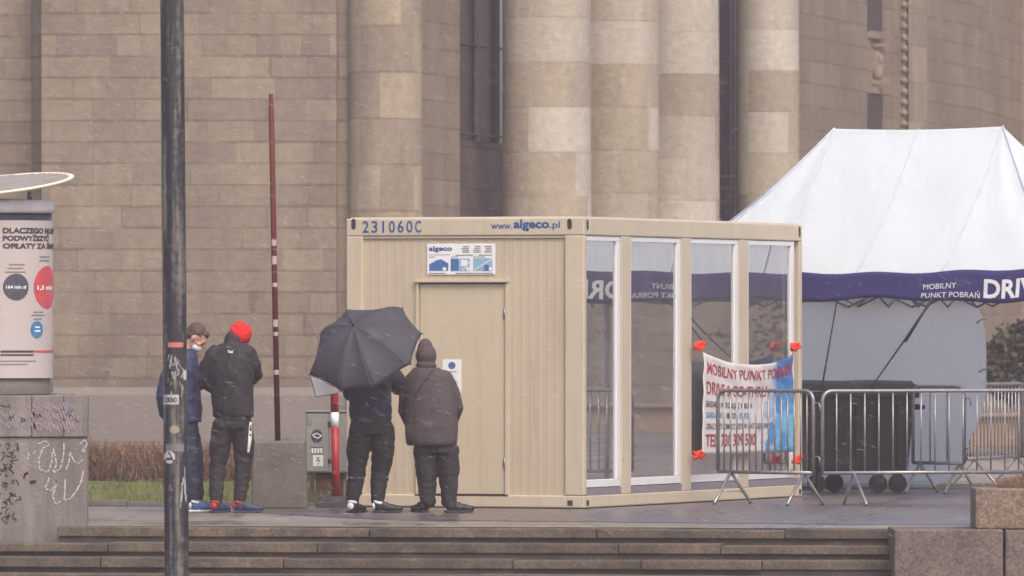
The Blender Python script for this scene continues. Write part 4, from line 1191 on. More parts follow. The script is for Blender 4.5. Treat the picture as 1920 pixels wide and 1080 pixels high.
mb = MB(); mb.lathe([(0,0),(.2,0),(.2,.04),(.13,.06),(.11,.3),(0,.3)], 32, (pts[-1][0],0,0)); mb.build('base_collar', BLACKPL, Bp)
# lamp head far above the frame
tp = Vector(pts[0]); mb = MB(); mb.tube([tp, tp+Vector((0,0,1.2)), tp+Vector((.4,0,1.7)), tp+Vector((1.1,0,1.9))], [.09,.07,.05,.04], 12); mb.build('arm', BLACKPL, Bp)
mb = MB(); mb.ball(tp+Vector((1.4,0,1.88)), .4, .16, .08); mb.build('lamp_head', BLACKPL, Bp)
def pf_(px, py, o=.003):
    r_ = rp(py); s_ = (px-xc(py))/F*YP/r_; s_ = max(-.999, min(.999, s_)); a = math.asin(s_)
    return Vector((X(xc(py),YP)-x0w+(r_+o)*s_, -(r_+o)*math.cos(a), zz(py)))
pfo = lambda a, b: pf_(a, b, .0055)
def stick(name, mat_, polys, fn=pf_):
    mb = MB()
    for p_ in polys:
        if name == 'sticker': mb.cut()
        if p_[0] == 'r': put_rect(mb, fn, p_[1], p_[2], p_[4], p_[3], 6)
        elif p_[0] == 'd': put_disc(mb, fn, *p_[1:])
        elif p_[0] == 'l': put_line(mb, fn, p_[1], p_[2])
        elif p_[0] == 't': put_text(mb, *([p_[1], fn]+list(p_[2:])))
    return mb.build(name, mat_, Bp)
stick('sticker', mat('faded_red_sticker', srgb(190,110,112), .6, .1, 30), [('r',316,344,642,651)])
stick('sticker', mat('off_white_sticker', srgb(186,182,178), .6, .08, 30), [('r',308,336,740,758), ('d',318.5,857,10.5,12), ('r',344,349,694,712)])
stick('sticker', mat('torn_beige_sticker', srgb(150,138,122), .7, .2, 30), [('d',328,805,9,8)])
stick('tape', mat('grey_tape', srgb(116,114,120), .3, .2, 12, stretch=(1,1,8)), [('r',305.5,352,832,846)])
stick('sticker', mat('torn_pink_sticker', srgb(146,88,104), .7, .2, 30), [('l',[(320,908),(333,911),(322,919),(320,908)],2.5)])
stick('sticker_print', BLACKT, [('l',[(311,864),(318.5,848),(326,864),(311,864)],2.4), ('r',314,323,858,862), ('t','OKNO',311,333,754,-9,.04)], pfo)
rr = random.Random(4); pl = []
for k in range(16):
    x, y = rr.uniform(317,342), rr.uniform(662,700); pl.append(('l',[(x,y),(x+rr.uniform(-4,5),y+rr.uniform(4,12)),(x+rr.uniform(-3,3),y+rr.uniform(10,18))], rr.uniform(1,2)))
for k in range(10):
    x, y = rr.uniform(316,344), rr.uniform(700,738); pl.append(('l',[(x,y),(x+rr.uniform(-2,2),y+rr.uniform(5,12))], 1.2))
for k in range(9):
    x, y = rr.uniform(340,349), rr.uniform(855,930); pl.append(('l',[(x,y),(x+rr.uniform(-1,1),y+rr.uniform(12,30))], rr.uniform(1.2,2.4)))
stick('paint_scrawl', mat('white_scrawl', srgb(160,158,156), .7, .2, 30), pl)

# ================================================================ RED POLE in concrete block, cabinet, marker post
YB = 79.95
cb = thing('concrete_block', 'rough tapered concrete block carrying the tall maroon pole', 'concrete block', (X(523,YB), YB, 0))
mb = MB(); hw = 52/F*YB; ht = Z(827, YB)
zb = [(0, 1.0), (.06, 1.0), (ht*.5, .97), (ht-.03, .93), (ht, .90)]
vs = []; 
for z, k in zb: vs += [(-hw*k, -.02+.03*(1-k), z), (hw*k, -.02+.03*(1-k), z), (hw*k, .55, z), (-hw*k, .55, z)]
fs = [(3,2,1,0)]+[(4*j+i, 4*j+(i+1)%4, 4*j+4+(i+1)%4, 4*j+4+i) for j in range(4) for i in range(4)]+[(16,17,18,19)]
mb.add(vs, fs); mb.build('block', CONC_D, cb, bevel=.02)
mb = MB()
a0 = P(521,828,YB+.25); a1 = P(508,176,YB+.25)
mrp = thing('signal_pole', 'tall thin worn maroon pole with small stickers standing in the concrete block', 'pole', tuple(a0))
mb.tube([a0-a0-Vector((0,0,.05)), (a1-a0)*.96, (a1-a0)*.962, a1-a0], [.0275,.027,.021,.021], 16); mb.build('shaft', MAROON, mrp)
mb = MB()
dP = (a1-a0)
def rpf(k, w0, w1, h):   # band sticker
    c = dP*k; n_ = 6
    for i in range(n_):
        x_0 = -w0+(w1+w0)*i/n_; x_1 = -w0+(w1+w0)*(i+1)/n_
        f_ = lambda x: -math.sqrt(max(0, .030**2-x*x))
        mb.add([c+Vector((x_0,f_(x_0),-h)), c+Vector((x_1,f_(x_1),-h)), c+Vector((x_1,f_(x_1),h)), c+Vector((x_0,f_(x_0),h))], [(0,1,2,3)])
for py, h in ((455,.03), (488,.04), (534,.02), (606,.035), (626,.018), (698,.022)):
    rpf((828-py)/652, .022, .024, h); mb.cut()
mb.build('sticker', mat('small_white_stickers', srgb(176,160,156), .6, .3, 40), mrp)

YC = 84.5
cab = thing('utility_cabinet', 'grey metal utility cabinet with stickers standing on the grass', 'cabinet', (X(612,YC), YC, .05))
x0, x1 = X(573,YC)-X(612,YC), X(662,YC)-X(612,YC); z0, z1 = Z(887,YC)-.05, Z(773,YC)-.05
mb = MB(); mb.box(x0, x1, 0, .3, z0, z1); mb.build('housing', CABM, cab, bevel=.006)
xd = X(617,YC)-X(612,YC)
mb = MB(); mb.box(x0+.01, xd-.004, -.012, -.001, z0+.015, z1-.015); mb.box(xd+.004, x1-.01, -.012, -.001, z0+.015, z1-.015); dd = mb.build('door', CABM, cab, bevel=.003)
mb = MB()
for zq in (z0+.12, z1-.12): mb.box(xd-.012, xd+.02, -.02, -.0125, zq-.025, zq+.025); mb.cut()
mb.box(x0+.02, x0+.03, -.02, -.0125, z1-.06, z1-.05)
mb.build('hinge', DARKHOLE, dd)
mb = MB(); mb.box(x0-.01, x1+.01, -.02, .31, z1, z1+.018); mb.build('lid', CABM, cab, bevel=.004)
mb = MB()
for xq in (x0+.04, x1-.08): mb.box(xq, xq+.04, .02, .28, -.1, z0)
mb.box(x0+.1, x1-.1, .05, .25, -.1, z0)
mb.build('plinth', mat('rusty_base', srgb(92,70,58), .9, .3, 8), cab)
def cf_(px, py, o=.0135): return P(px, py, YC-o)-Vector((X(612,YC), YC, .05))
mb = MB(); put_disc(mb, cf_, 594, 818, 11, 13, 12); mb.cut(); put_rect(mb, cf_, 583, 606, 852, 838, 1)
mb.build('sticker', mat('black_sticker', srgb(60,56,58), .6, .3, 60), dd)
mb = MB(); put_rect(mb, cf_, 587, 606, 874, 853)
cf2 = lambda a, b: cf_(a, b, .016)
for k in range(4): put_rect(mb, cf2, 584+k*5.5, 588+k*5.5, 850, 840)
put_line(mb, cf2, [(586,816),(594,812),(603,817),(596,822),(588,818)], 2.2)
mb.build('sticker', WHITE, dd)
mb = MB(); put_line(mb, cf2, [(593,858),(598,858),(593,864),(600,862),(596,870)], 1.2); put_line(mb, cf2, [(580+3.5*math.cos(a), 793+4.5*math.sin(a)) for a in [k*.5 for k in range(14)]], .7)
mb.build('sticker_print', BLACKT, dd)

YM = 80.6
mk = thing('marker_post', 'red and white plastic marker post on a black rubber foot left of the container', 'post', (X(630,YM), YM, 0))
mb = MB(); hw = 7.6/F*YM
def mpo(y0, y1, m, nm):
    mb = MB(); mb.tube([(X(630-(930-y0)*.015,YM)-X(630,YM),0,Z(y0,YM)), (X(630-(930-y1)*.015,YM)-X(630,YM),0,Z(y1,YM))], hw, 16); mb.build(nm, m, mk)
mpo(932, 801, RED, 'red_section'); mpo(801, 773, WHITE, 'white_section'); mpo(773, 700, RED, 'red_section')
mb = MB(); fb = 30/F*YM
mb.add([(-fb*1.25,-.2,.0),(fb*.9,-.2,.0),(fb*.9,.2,.0),(-fb*1.25,.2,.0),(-fb*1.2,-.19,.05),(fb*.87,-.19,.05),(fb*.87,.19,.05),(-fb*1.2,.19,.05),(-fb*.75,-.12,.11),(fb*.6,-.12,.11),(fb*.6,.12,.11),(-fb*.75,.12,.11)],
       [(3,2,1,0),(0,1,5,4),(1,2,6,5),(2,3,7,6),(3,0,4,7),(4,5,9,8),(5,6,10,9),(6,7,11,10),(7,4,8,11),(8,9,10,11)])
mb.build('foot', RUBBER, mk, bevel=.008)

# ================================================================ PEOPLE
def remeshed(mb, name, mat_, parent, vox=.012, fold=0.0, ffreq=8, fst=(1,1,1), smooth=3, seed=0, fine=0):
    me = bpy.data.meshes.new('tmp'); me.from_pydata([tuple(q_) for q_ in mb.v], [], mb.f); me.validate()
    bm = bmesh.new(); bm.from_mesh(me); bmesh.ops.recalc_face_normals(bm, faces=bm.faces); bm.to_mesh(me); bm.free()
    ob = bpy.data.objects.new('tmp', me); sc.collection.objects.link(ob)
    m = ob.modifiers.new('r', 'REMESH'); m.mode = 'VOXEL'; m.voxel_size = vox
    m = ob.modifiers.new('s', 'SMOOTH'); m.iterations = smooth; m.factor = .6
    dg = bpy.context.evaluated_depsgraph_get(); ev = ob.evaluated_get(dg)
    res = bpy.data.meshes.new_from_object(ev); bpy.data.objects.remove(ob)
    if fold:
        res.update(); sd_ = Vector((seed*3.1, seed*1.7, seed))
        nr = [v.normal.copy() for v in res.vertices]
        for v, n_ in zip(res.vertices, nr):
            p_ = Vector((v.co.x*fst[0], v.co.y*fst[1], v.co.z*fst[2]))*ffreq+sd_
            d = noise.noise(p_); rdg = 1-abs(noise.noise(p_*1.9+Vector((9,4,2))))*2.2
            d2 = noise.noise(p_*3.3)
            v.co += n_*(fold*(d*.8+max(0, rdg)*.7-.3+d2*.35))
    for p_ in res.polygons: p_.use_smooth = True
    res.materials.clear(); res.materials.append(mat_); res.name = name
    return link(name, res, parent)
V = Vector
def frame(fwd, up=V((0,0,1))):
    f_ = V(fwd).normalized(); u = (up-f_*up.dot(f_)).normalized(); r_ = f_.cross(u)
    return Matrix((r_, f_, u)).transposed()     # columns: right, forward, up
bd_ref = [None]
def head(mb, c, fwd, up=V((0,0,1)), k=1.0):
    M = frame(fwd, up); c = V(c)
    def b(off, rx, ry, rz): mb.ball(c+M @ (V(off)*k), rx*k, ry*k, rz*k, M=M)
    b((0,-.01,.025), .074, .092, .092); b((0,.015,-.045), .058, .072, .065); b((0,.055,-.085), .032, .03, .028)
    b((0,.075,.01), .045, .02, .05)
    mb.tube([c+M @ V((0,.088*k,.02*k)), c+M @ V((0,.112*k,-.022*k))], [.008*k,.016*k], 8)
    b((0,.092,-.055), .024, .012, .008); b((0,.090,-.064), .021, .012, .007)
    for s_ in (-1, 1):
        b((s_*.076,-.005,-.008), .010, .020, .032); b((s_*.03,.080,.022), .018, .012, .008); b((s_*.04,.062,-.02), .022, .02, .02)
    return M
def hand(mb, w_, d, nrm, curl=.6, k=1.0, side=1):
    """palm from wrist w_ along d; nrm = palm normal (fingers close towards it)"""
    d = V(d).normalized(); nrm = V(nrm); nrm = (nrm-d*nrm.dot(d)).normalized(); s_ = d.cross(nrm)*side; w_ = V(w_)
    M = Matrix((s_, d, nrm)).transposed()
    mb.ball(w_+d*.045*k, .040*k, .052*k, .017*k, M=M)
    for i, (o, L) in enumerate(((-.03,.062), (-.010,.075), (.011,.078), (.031,.070))):
        p0 = w_+d*.08*k+s_*o*k; a = curl*.5; pts = [p0]; 
        for j, fr_ in enumerate((.45,.32,.23)):
            a2 = a+j*curl; p0 = p0+(d*math.cos(a2)+nrm*math.sin(a2))*L*fr_*k; pts.append(p0)
        mb.tube(pts, [.0095*k,.009*k,.0085*k,.007*k], 8); mb.ball(pts[-1], .007*k)
    p0 = w_+d*.03*k+s_*.036*k; pts = [p0, p0+(s_*.6+d*.6+nrm*.3)*.035*k, p0+(s_*.5+d*1.1+nrm*.9)*.045*k]
    mb.tube(pts, [.012*k,.010*k,.008*k], 8); mb.ball(pts[-1], .008*k)
def limb(mb, pts, rs):
    if mb is bd_ref[0]: rs = [k*.8 for k in rs]
    elif mb is globals().get('tr_'): rs = [k*1.10 for k in rs]
    for (a, b, r0_, r1_) in zip(pts[:-1], pts[1:], rs[:-1], rs[1:]): mb.cone(V(a), r0_, V(b), r1_)
def ring_loft(mb, rings, seg=20):
    """rings: (center, right vector, half width, half depth)"""
    vs = []
    for (c, rt, a, b) in rings:
        rt = V(rt).normalized(); fd = V((0,0,1)).cross(rt).normalized(); c = V(c)
        for k in range(seg):
            t_ = 2*math.pi*k/seg; ct, st_ = math.cos(t_), math.sin(t_)
            p_ = abs(ct)**.85*(1 if ct > 0 else -1), abs(st_)**.9*(1 if st_ > 0 else -1)
            vs.append(c+rt*a*p_[0]+fd*b*p_[1])
    n = len(rings); fs = [(i*seg+k, i*seg+(k+1)%seg, (i+1)*seg+(k+1)%seg, (i+1)*seg+k) for i in range(n-1) for k in range(seg)]
    fs += [[k for k in range(seg)][::-1], [(n-1)*seg+k for k in range(seg)]]
    mb.add(vs, fs)
def shoe(c, yaw, L=.29, k=1.0, mat_up=None, mat_sole=None, parent=None, accent=None):
    """c = heel position on ground, yaw = direction in the plane (0 = +x)"""
    M = Matrix.Translation(V(c)) @ Matrix.Rotation(yaw, 4, 'Z')
    so = MB(); out = [(-.01,-.034),(-.01,.034),(.06,.038),(.13,.036),(.2,.048),(.26,.040),(L,.015),(L,-.015),(.26,-.042),(.2,-.05),(.13,-.036),(.06,-.038)]
    so.prism(out, lambda x, y: M @ V((x,y,.001+.012*max(0,(x-.22)*8)*.5)), lambda x, y: M @ V((x*.99,y*1.0,.020+.012*max(0,(x-.22)*8)*.5)))
    up = MB()
    up.ball(M @ V((.045,0,.055)), .052,.037,.045, M=M.to_3x3()); up.ball(M @ V((.15,0,.048)), .085,.042,.038, M=M.to_3x3())
    up.ball(M @ V((.22,0,.04)), .066,.045,.03, M=M.to_3x3()); up.tube([M @ V((.04,0,.05)), M @ V((.05,0,.105))], [.044,.042], 14)
    up.ball(M @ V((.105,0,.075)), .05,.032,.03, M=M.to_3x3())
    o = remeshed(up, 'shoe', mat_up, parent, .008, smooth=2)
    so.build('sole', mat_sole, o, bevel=.006)
    if accent:
        ac = MB()
        ac.ball(M @ V((.012,0,.062)), .026,.036,.036, M=M.to_3x3()); ac.tube([M @ V((.045,0,.085)), M @ V((.05,0,.108))], [.046,.045], 14)
        ac.build('trim', accent, o)
    return o

# ---- person 2: red beanie, back to us
YF = 78.25; S = F/YF
def person(px, label, Y=YF): return thing('person', label, 'person', (X(px, Y), Y, .004))
def pc(cx, Y=YF):
    s_ = F/Y
    return lambda px, py, dy=0: V(((px-cx)/s_, dy, (HZ+EYE*s_-py)/s_))
p2 = person(440, 'person in a red beanie and black jacket looking down, back to the camera')
L = pc(440)
rt = V((.90,-.43,0))     # shoulder line: faces away and to the right
# body
bd = bd_ref[0] = MB()
hc = L(451, 634, .08)
head(bd, hc, (.40,.80,-.42), V((.1,.2,1)))
limb(bd, [L(441,652,.0), hc+V((-.01,-.02,-.03))], [.058,.052])
ring_loft(bd, [(L(437,785), rt, .14,.10), (L(436,750), rt, .14,.10), (L(434,700), rt, .165,.11), (L(436,665), rt, .16,.10), (L(438,650), rt, .10,.07)])
limb(bd, [L(397,668,.05), L(384,722,.10), L(410,728,.30)], [.05,.04,.03]); limb(bd, [L(468,664,-.04), L(480,712,.12), L(462,712,.34)], [.05,.04,.03])
hand(bd, L(410,728,.30), (.6,.6,.2), (0,-.3,1), .5); hand(bd, L(462,712,.34), (-.5,.6,.2), (0,-.3,1), .5, side=-1)
limb(bd, [L(420,795), L(408,868,.02), L(404,945,-.02)], [.085,.055,.04]); limb(bd, [L(452,795), L(456,868,.03), L(452,943,.03)], [.085,.055,.04])
limb(bd, [L(404,945,-.02), L(408,955,.05)], [.035,.03]); limb(bd, [L(452,943,.03), L(466,955,.05)], [.035,.03])
remeshed(bd, 'body', SKIN, p2, .009)
tr_ = MB()
ring_loft(tr_, [(L(437,805), rt, .165,.12), (L(437,780), rt, .175,.125), (L(436,760), rt, .16,.115)])
limb(tr_, [L(419,800), L(412,835,.02), L(408,875,.04), L(405,915,.0), L(405,938,-.01)], [.098,.088,.072,.062,.055])
limb(tr_, [L(453,800), L(457,835,.02), L(455,875,.05), L(452,915,.03), L(449,938,.02)], [.098,.090,.074,.064,.056])
t2 = remeshed(tr_, 'trousers', CL_TROUS, p2, .010, .012, 6, (1,1,1.3), seed=1)
jk = MB()
ring_loft(jk, [(L(437,782), rt, .195,.135), (L(437,770), rt, .20,.145), (L(435,740), rt, .205,.15), (L(432,705,.0), rt, .225,.155), (L(431,678,.01), rt, .235,.15), (L(434,658,.01), rt, .20,.125), (L(439,645,.02), rt, .125,.095)])
limb(jk, [L(404,668,.03), L(391,690,.06), L(386,716,.10), L(397,728,.18), L(412,726,.28)], [.100,.092,.078,.064,.05])
limb(jk, [L(462,666,-.02), L(471,685,.02), L(477,702,.11), L(470,711,.22), L(462,710,.30)], [.098,.090,.075,.06,.048])
limb(jk, [L(436,655,.02), L(436,636,.02)], [.095,.078])
j2 = remeshed(jk, 'jacket', CL_BLACK, p2, .010, .011, 6.5, (1,1,.7), seed=2)
# small white arc emblem on the right shoulder blade
em = MB()
c = L(432,659); 
def backp(px, py, cx=432):
    return None
bpy.context.view_layer.update()
def shot(obj, px, py, off=.004, Y=YF, cx=440):
    """point on obj's surface seen at a pixel, in the thing's own space"""
    o_ = P(px, py, 60); d_ = (P(px, py, 90)-P(px, py, 60)).normalized()
    base = obj.parent.location
    hit, loc, nrm, idx = obj.ray_cast(o_-base, d_)
    if hit: return loc-d_*off
    return None
def decal(obj, name, mat_, tris, off=.005, parent=None, wnd=6):
    mb = MB()
    for poly in tris:
        vs = [shot(obj, a, b, off) for a, b in poly]
        if all(v is not None for v in vs): mb.add(vs, [list(range(len(vs)))])
    if mb.v: return mb.build(name, mat_, obj)
def arcs(cx, cy, s_):
    out = []
    for k, r_ in enumerate((1.0, .68, .36)):
        for i in range(5):
            a0 = math.pi/2*i/5; a1 = math.pi/2*(i+1)/5; ri = r_-.2
            out.append([(cx-s_*r_*math.cos(a0), cy-s_*.75*r_*math.sin(a0)), (cx-s_*r_*math.cos(a1), cy-s_*.75*r_*math.sin(a1)), (cx-s_*ri*math.cos(a1), cy-s_*.75*ri*math.sin(a1)), (cx-s_*ri*math.cos(a0), cy-s_*.75*ri*math.sin(a0))])
    return out
decal(j2, 'emblem', WHITE, arcs(437, 662, 6)+[[(427,657),(431,657),(431,658.5),(427,658.5)], [(427,659.5),(431,659.5),(431,661),(427,661)]])
st = []
for i in range(22):
    a = i/22; b = (i+1)/22
    f_ = lambda k: (470.5+2.5*math.sin(k*2.2)-k*7, 778+k*70); wd = lambda k: 1.6+1.6*math.sin(k*3)
    (xa_, ya_), (xb_, yb_) = f_(a), f_(b); st.append([(xa_-wd(a),ya_),(xa_+wd(a),ya_),(xb_+wd(b),yb_),(xb_-wd(b),yb_)])
decal(t2, 'white_stripe', WHITE, st, .006)
# beanie
bn_ = MB(); Mh = frame((.40,.80,-.42), V((.1,.2,1)))
for k in range(1):
    bn_.ball(hc+Mh @ V((0,-.022,.035)), .102,.116,.112, M=Mh); bn_.ball(hc+Mh @ V((0,-.05,-.005)), .084,.072,.075, M=Mh)
    bn_.ball(hc+Mh @ V((0,-.06,.10)), .045,.05,.04, M=Mh)
remeshed(bn_, 'beanie', CL_RED, p2, .008, .009, 14, (1,1,.5), seed=3)
shoe(V((L(399,962).x,-.10,0)), R(58), .27, mat_up=SH_NAVY, mat_sole=SH_NAVY, parent=p2, accent=SOLE_R)
shoe(V((L(438,962).x, .0, 0)), R(-2), .27, mat_up=SH_NAVY, mat_sole=SH_NAVY, parent=p2, accent=SOLE_R)

# ---- person 1: navy jacket, mask, behind the lamp post, facing right
p1 = person(348, 'person in a navy jacket and face mask looking down behind the lamp post', 78.6)
L = pc(348, 78.6); rt = V((.25,-.97,0))   # facing +x, slightly away
bd = bd_ref[0] = MB(); hc = L(367, 634, -.0); fw = V((.78,-.10,-.78))
M1 = head(bd, hc, fw, V((.2,0,1)), 1.08)
limb(bd, [L(346,662), hc+V((-.03,0,-.03))], [.06,.055])
ring_loft(bd, [(L(350,790), rt, .14,.10), (L(348,740), rt, .14,.10), (L(344,690), rt, .165,.11), (L(343,665), rt, .10,.08)])
limb(bd, [L(340,680,-.17), L(318,735,-.20), L(318,775,-.12)], [.05,.04,.03]); limb(bd, [L(345,680,.17), L(356,722,.2), L(384,712,.12)], [.05,.04,.03])
hand(bd, L(318,775,-.12), (.2,.2,-1), (1,.2,0), .5); hand(bd, L(384,712,.12), (.9,-.1,.3), (-.2,0,1), .7, side=-1)
limb(bd, [L(350,800,-.07), L(354,870,-.08), L(358,940,-.08)], [.085,.055,.04]); limb(bd, [L(346,800,.08), L(358,870,.09), L(362,940,.09)], [.085,.055,.04])
limb(bd, [L(358,940,-.08), L(372,952,-.09)], [.035,.03]); limb(bd, [L(362,940,.09), L(374,952,.09)], [.035,.03])
remeshed(bd, 'body', SKIN, p1, .009)
tr_ = MB(); ring_loft(tr_, [(L(346,812), rt, .16,.12), (L(345,785), rt, .17,.13), (L(345,765), rt, .16,.12)])
limb(tr_, [L(346,805,-.08), L(352,850,-.09), L(357,895,-.09), L(361,932,-.08)], [.10,.088,.072,.062]); limb(tr_, [L(350,805,.08), L(362,850,.1), L(366,895,.1), L(368,930,.1)], [.10,.088,.072,.06])
remeshed(tr_, 'trousers', CL_JEANS, p1, .010, .010, 7, seed=4)
jk = MB(); ring_loft(jk, [(L(346,792), rt, .20,.16), (L(344,770), rt, .21,.17), (L(340,730), rt, .215,.17), (L(340,695), rt, .225,.165), (L(342,670), rt, .19,.13), (L(347,656), rt, .11,.09)])
limb(jk, [L(335,684,-.18), L(316,715,-.2), L(309,745,-.2), L(312,775,-.14)], [.095,.085,.078,.062]); limb(jk, [L(345,686,.17), L(356,715,.2), L(370,722,.18), L(382,714,.12)], [.09,.08,.068,.052])
jk.ball(L(334,664,0), .10,.11,.07)
j1 = remeshed(jk, 'jacket', CL_NAVY, p1, .010, .012, 6.5, seed=5)
hr = MB(); hr.ball(hc+M1 @ V((0,-.026,.046)), .088,.100,.088, M=M1); hr.ball(hc+M1 @ V((0,-.052,.0)), .080,.066,.07, M=M1); hr.ball(hc+M1 @ V((0,.045,.088)), .058,.040,.032, M=M1)
remeshed(hr, 'hair', HAIR, p1, .008, .008, 22, seed=6)
mk_ = MB(); mk_.ball(hc+M1 @ V((0,.060,-.058)), .062,.062,.052, M=M1)
msk = remeshed(mk_, 'face_mask', MASKM, p1, .008)
ls = MB(); 
for s_ in (-1, 1): ls.tube([hc+M1 @ V((s_*.06,.06,-.03)), hc+M1 @ V((s_*.083,.0,-.0))], .003, 6); ls.cut()
ls.build('ear_loop', MASKM, msk)
ey = MB()
for s_ in (-1, 1): ey.ball(hc+M1 @ V((s_*.034,.094,.018)), .011); ey.cut()
ey.build('eye', mat('dark_eye', g(.03), .2), p1)
shoe(V((L(357,960).x, -.10, 0)), R(-5), .29, mat_up=SH_BLUE, mat_sole=WHITE, parent=p1, accent=WHITE)
shoe(V((L(360,960).x, .10, 0)), R(8), .29, mat_up=SH_BLUE, mat_sole=WHITE, parent=p1, accent=WHITE)

# ---- person 3: under the umbrella
p3 = person(696, 'person in a navy sweater and black trousers hidden beneath the tilted umbrella')
L = pc(696); rt = V((.98,-.2,0))
bd = bd_ref[0] = MB(); hc = L(700, 632, .10)
head(bd, hc, (.15,.95,-.2), V((0,.1,1)))
limb(bd, [L(697,662,.02), hc+V((0,-.02,-.03))], [.06,.055])
ring_loft(bd, [(L(696,790), rt, .14,.10), (L(695,740), rt, .145,.10), (L(694,690), rt, .17,.11), (L(696,665), rt, .10,.08)])
limb(bd, [L(660,684), L(655,735,.05), L(672,740,.24)], [.05,.04,.03]); limb(bd, [L(730,684,.0), L(750,728,.06), L(722,716,.27)], [.05,.04,.03])
hand(bd, L(672,740,.24), (.7,.6,.1), (0,-.2,1), .6); hand(bd, L(732,720,.24), (-.6,.5,.4), (-.4,.3,.2), 1.1, side=-1)
limb(bd, [L(678,800), L(666,870,.02), L(662,942,0)], [.085,.055,.04]); limb(bd, [L(715,800), L(714,870,.02), L(710,942,.02)], [.085,.055,.04])
limb(bd, [L(662,942), L(664,955,.05)], [.035,.03]); limb(bd, [L(710,942,.02), L(722,955,.0)], [.035,.03])
remeshed(bd, 'body', SKIN, p3, .009)
tr_ = MB(); ring_loft(tr_, [(L(696,815), rt, .19,.125), (L(696,785), rt, .195,.13), (L(696,765), rt, .18,.12)])
limb(tr_, [L(677,805), L(671,845,.01), L(669,885,.03), L(664,918,0), L(661,940,0)], [.105,.10,.078,.066,.055]); limb(tr_, [L(716,805), L(719,845,.01), L(713,885,.05), L(710,915,.02), L(708,938,.01)], [.105,.10,.080,.066,.055])
remeshed(tr_, 'trousers', CL_TROUS, p3, .010, .012, 6, (1,1,1.3), seed=7)
jk = MB(); ring_loft(jk, [(L(695,787), rt, .195,.13), (L(695,770), rt, .205,.14), (L(694,735), rt, .205,.145), (L(694,700), rt, .225,.15), (L(695,672), rt, .19,.12), (L(697,655), rt, .09,.08)])
limb(jk, [L(662,690), L(657,720,.02), L(656,738,.06), L(668,742,.2)], [.085,.075,.068,.05])
s3 = remeshed(jk, 'sweater', CL_NAVY2, p3, .010, .010, 6.5, seed=8)
jk = MB(); limb(jk, [L(724,692,.0), L(742,710,.02), L(748,726,.06), L(740,722,.16), L(732,720,.22)], [.09,.082,.076,.06,.05])
remeshed(jk, 'sleeve', CL_BLACK, p3, .010, .010, 8, seed=9)
hr = MB(); Mh = frame((.15,.95,-.2), V((0,.1,1))); hr.ball(hc+Mh @ V((0,-.022,.04)), .084,.100,.092, M=Mh); hr.ball(hc+Mh @ V((0,-.05,-.01)), .078,.062,.07, M=Mh)
remeshed(hr, 'hair', HAIR, p3, .009, .004, 20)
shoe(V((L(656,962).x, -.09, 0)), R(60), .28, mat_up=SH_BLACK, mat_sole=BLACKPL, parent=p3, accent=WHITE)
shoe(V((L(700,962).x, -.06, 0)), R(-3), .27, mat_up=SH_BLACK, mat_sole=BLACKPL, parent=p3, accent=WHITE)

# ---- person 4: brown hooded coat
p4 = person(815, 'person in a long brown hooded coat with a shoulder strap standing at the door')
L = pc(815); rt = V((.97,-.25,0))
bd = bd_ref[0] = MB(); hc = L(799, 664, .03)
head(bd, hc, (-.1,.95,-.2), V((0,.1,1)), .95)
limb(bd, [L(802,692), hc+V((0,-.01,-.04))], [.055,.05])
ring_loft(bd, [(L(812,830), rt, .16,.12), (L(808,780), rt, .16,.12), (L(804,720), rt, .16,.11), (L(802,700), rt, .10,.08)])
limb(bd, [L(770,712), L(758,760,.08), L(775,795,.22)], [.05,.04,.03]); limb(bd, [L(836,712,.0), L(856,765,.08), L(842,800,.22)], [.05,.04,.03])
hand(bd, L(775,795,.22), (.5,.7,-.3), (0,-.2,1), .6); hand(bd, L(842,800,.22), (-.5,.7,-.3), (0,-.2,1), .6, side=-1)
limb(bd, [L(800,835), L(800,885), L(802,945)], [.09,.06,.04]); limb(bd, [L(836,835), L(840,885), L(844,945)], [.09,.06,.04])
limb(bd, [L(802,945), L(800,956,.06)], [.035,.03]); limb(bd, [L(844,945), L(850,956,.05)], [.035,.03])
remeshed(bd, 'body', SKIN, p4, .009)
tr_ = MB(); ring_loft(tr_, [(L(817,850), rt, .19,.14), (L(816,820), rt, .19,.14), (L(815,800), rt, .18,.13)])
limb(tr_, [L(797,848), L(799,885), L(801,915), L(803,940)], [.105,.09,.078,.068]); limb(tr_, [L(838,848), L(841,885), L(842,915), L(842,940)], [.105,.092,.078,.066])
remeshed(tr_, 'trousers', CL_TROUS, p4, .010, .010, 7, (1,1,1.2), seed=10)
jk = MB(); ring_loft(jk, [(L(809,836), rt, .235,.19), (L(809,826), rt, .245,.20), (L(809,800), rt, .255,.205), (L(806,765), rt, .245,.20), (L(803,730), rt, .225,.18), (L(801,705), rt, .195,.15), (L(799,690), rt, .12,.11)])
limb(jk, [L(775,716,.0), L(764,745,.04), L(760,770,.08), L(770,795,.18)], [.088,.080,.075,.06]); limb(jk, [L(832,712,.0), L(845,735,.02), L(853,765,.06), L(848,790,.16)], [.092,.084,.078,.06])
c4 = remeshed(jk, 'coat', CL_COAT, p4, .010, .006, 4.5, seed=11)
hd_ = MB(); hd_.ball(L(799,668,.02), .100,.125,.115); hd_.ball(L(797,656,.03), .076,.10,.105); hd_.ball(L(799,686,.0), .100,.11,.05)
remeshed(hd_, 'hood', CL_COAT, p4, .009, .003, 8, seed=12)
bpy.context.view_layer.update()
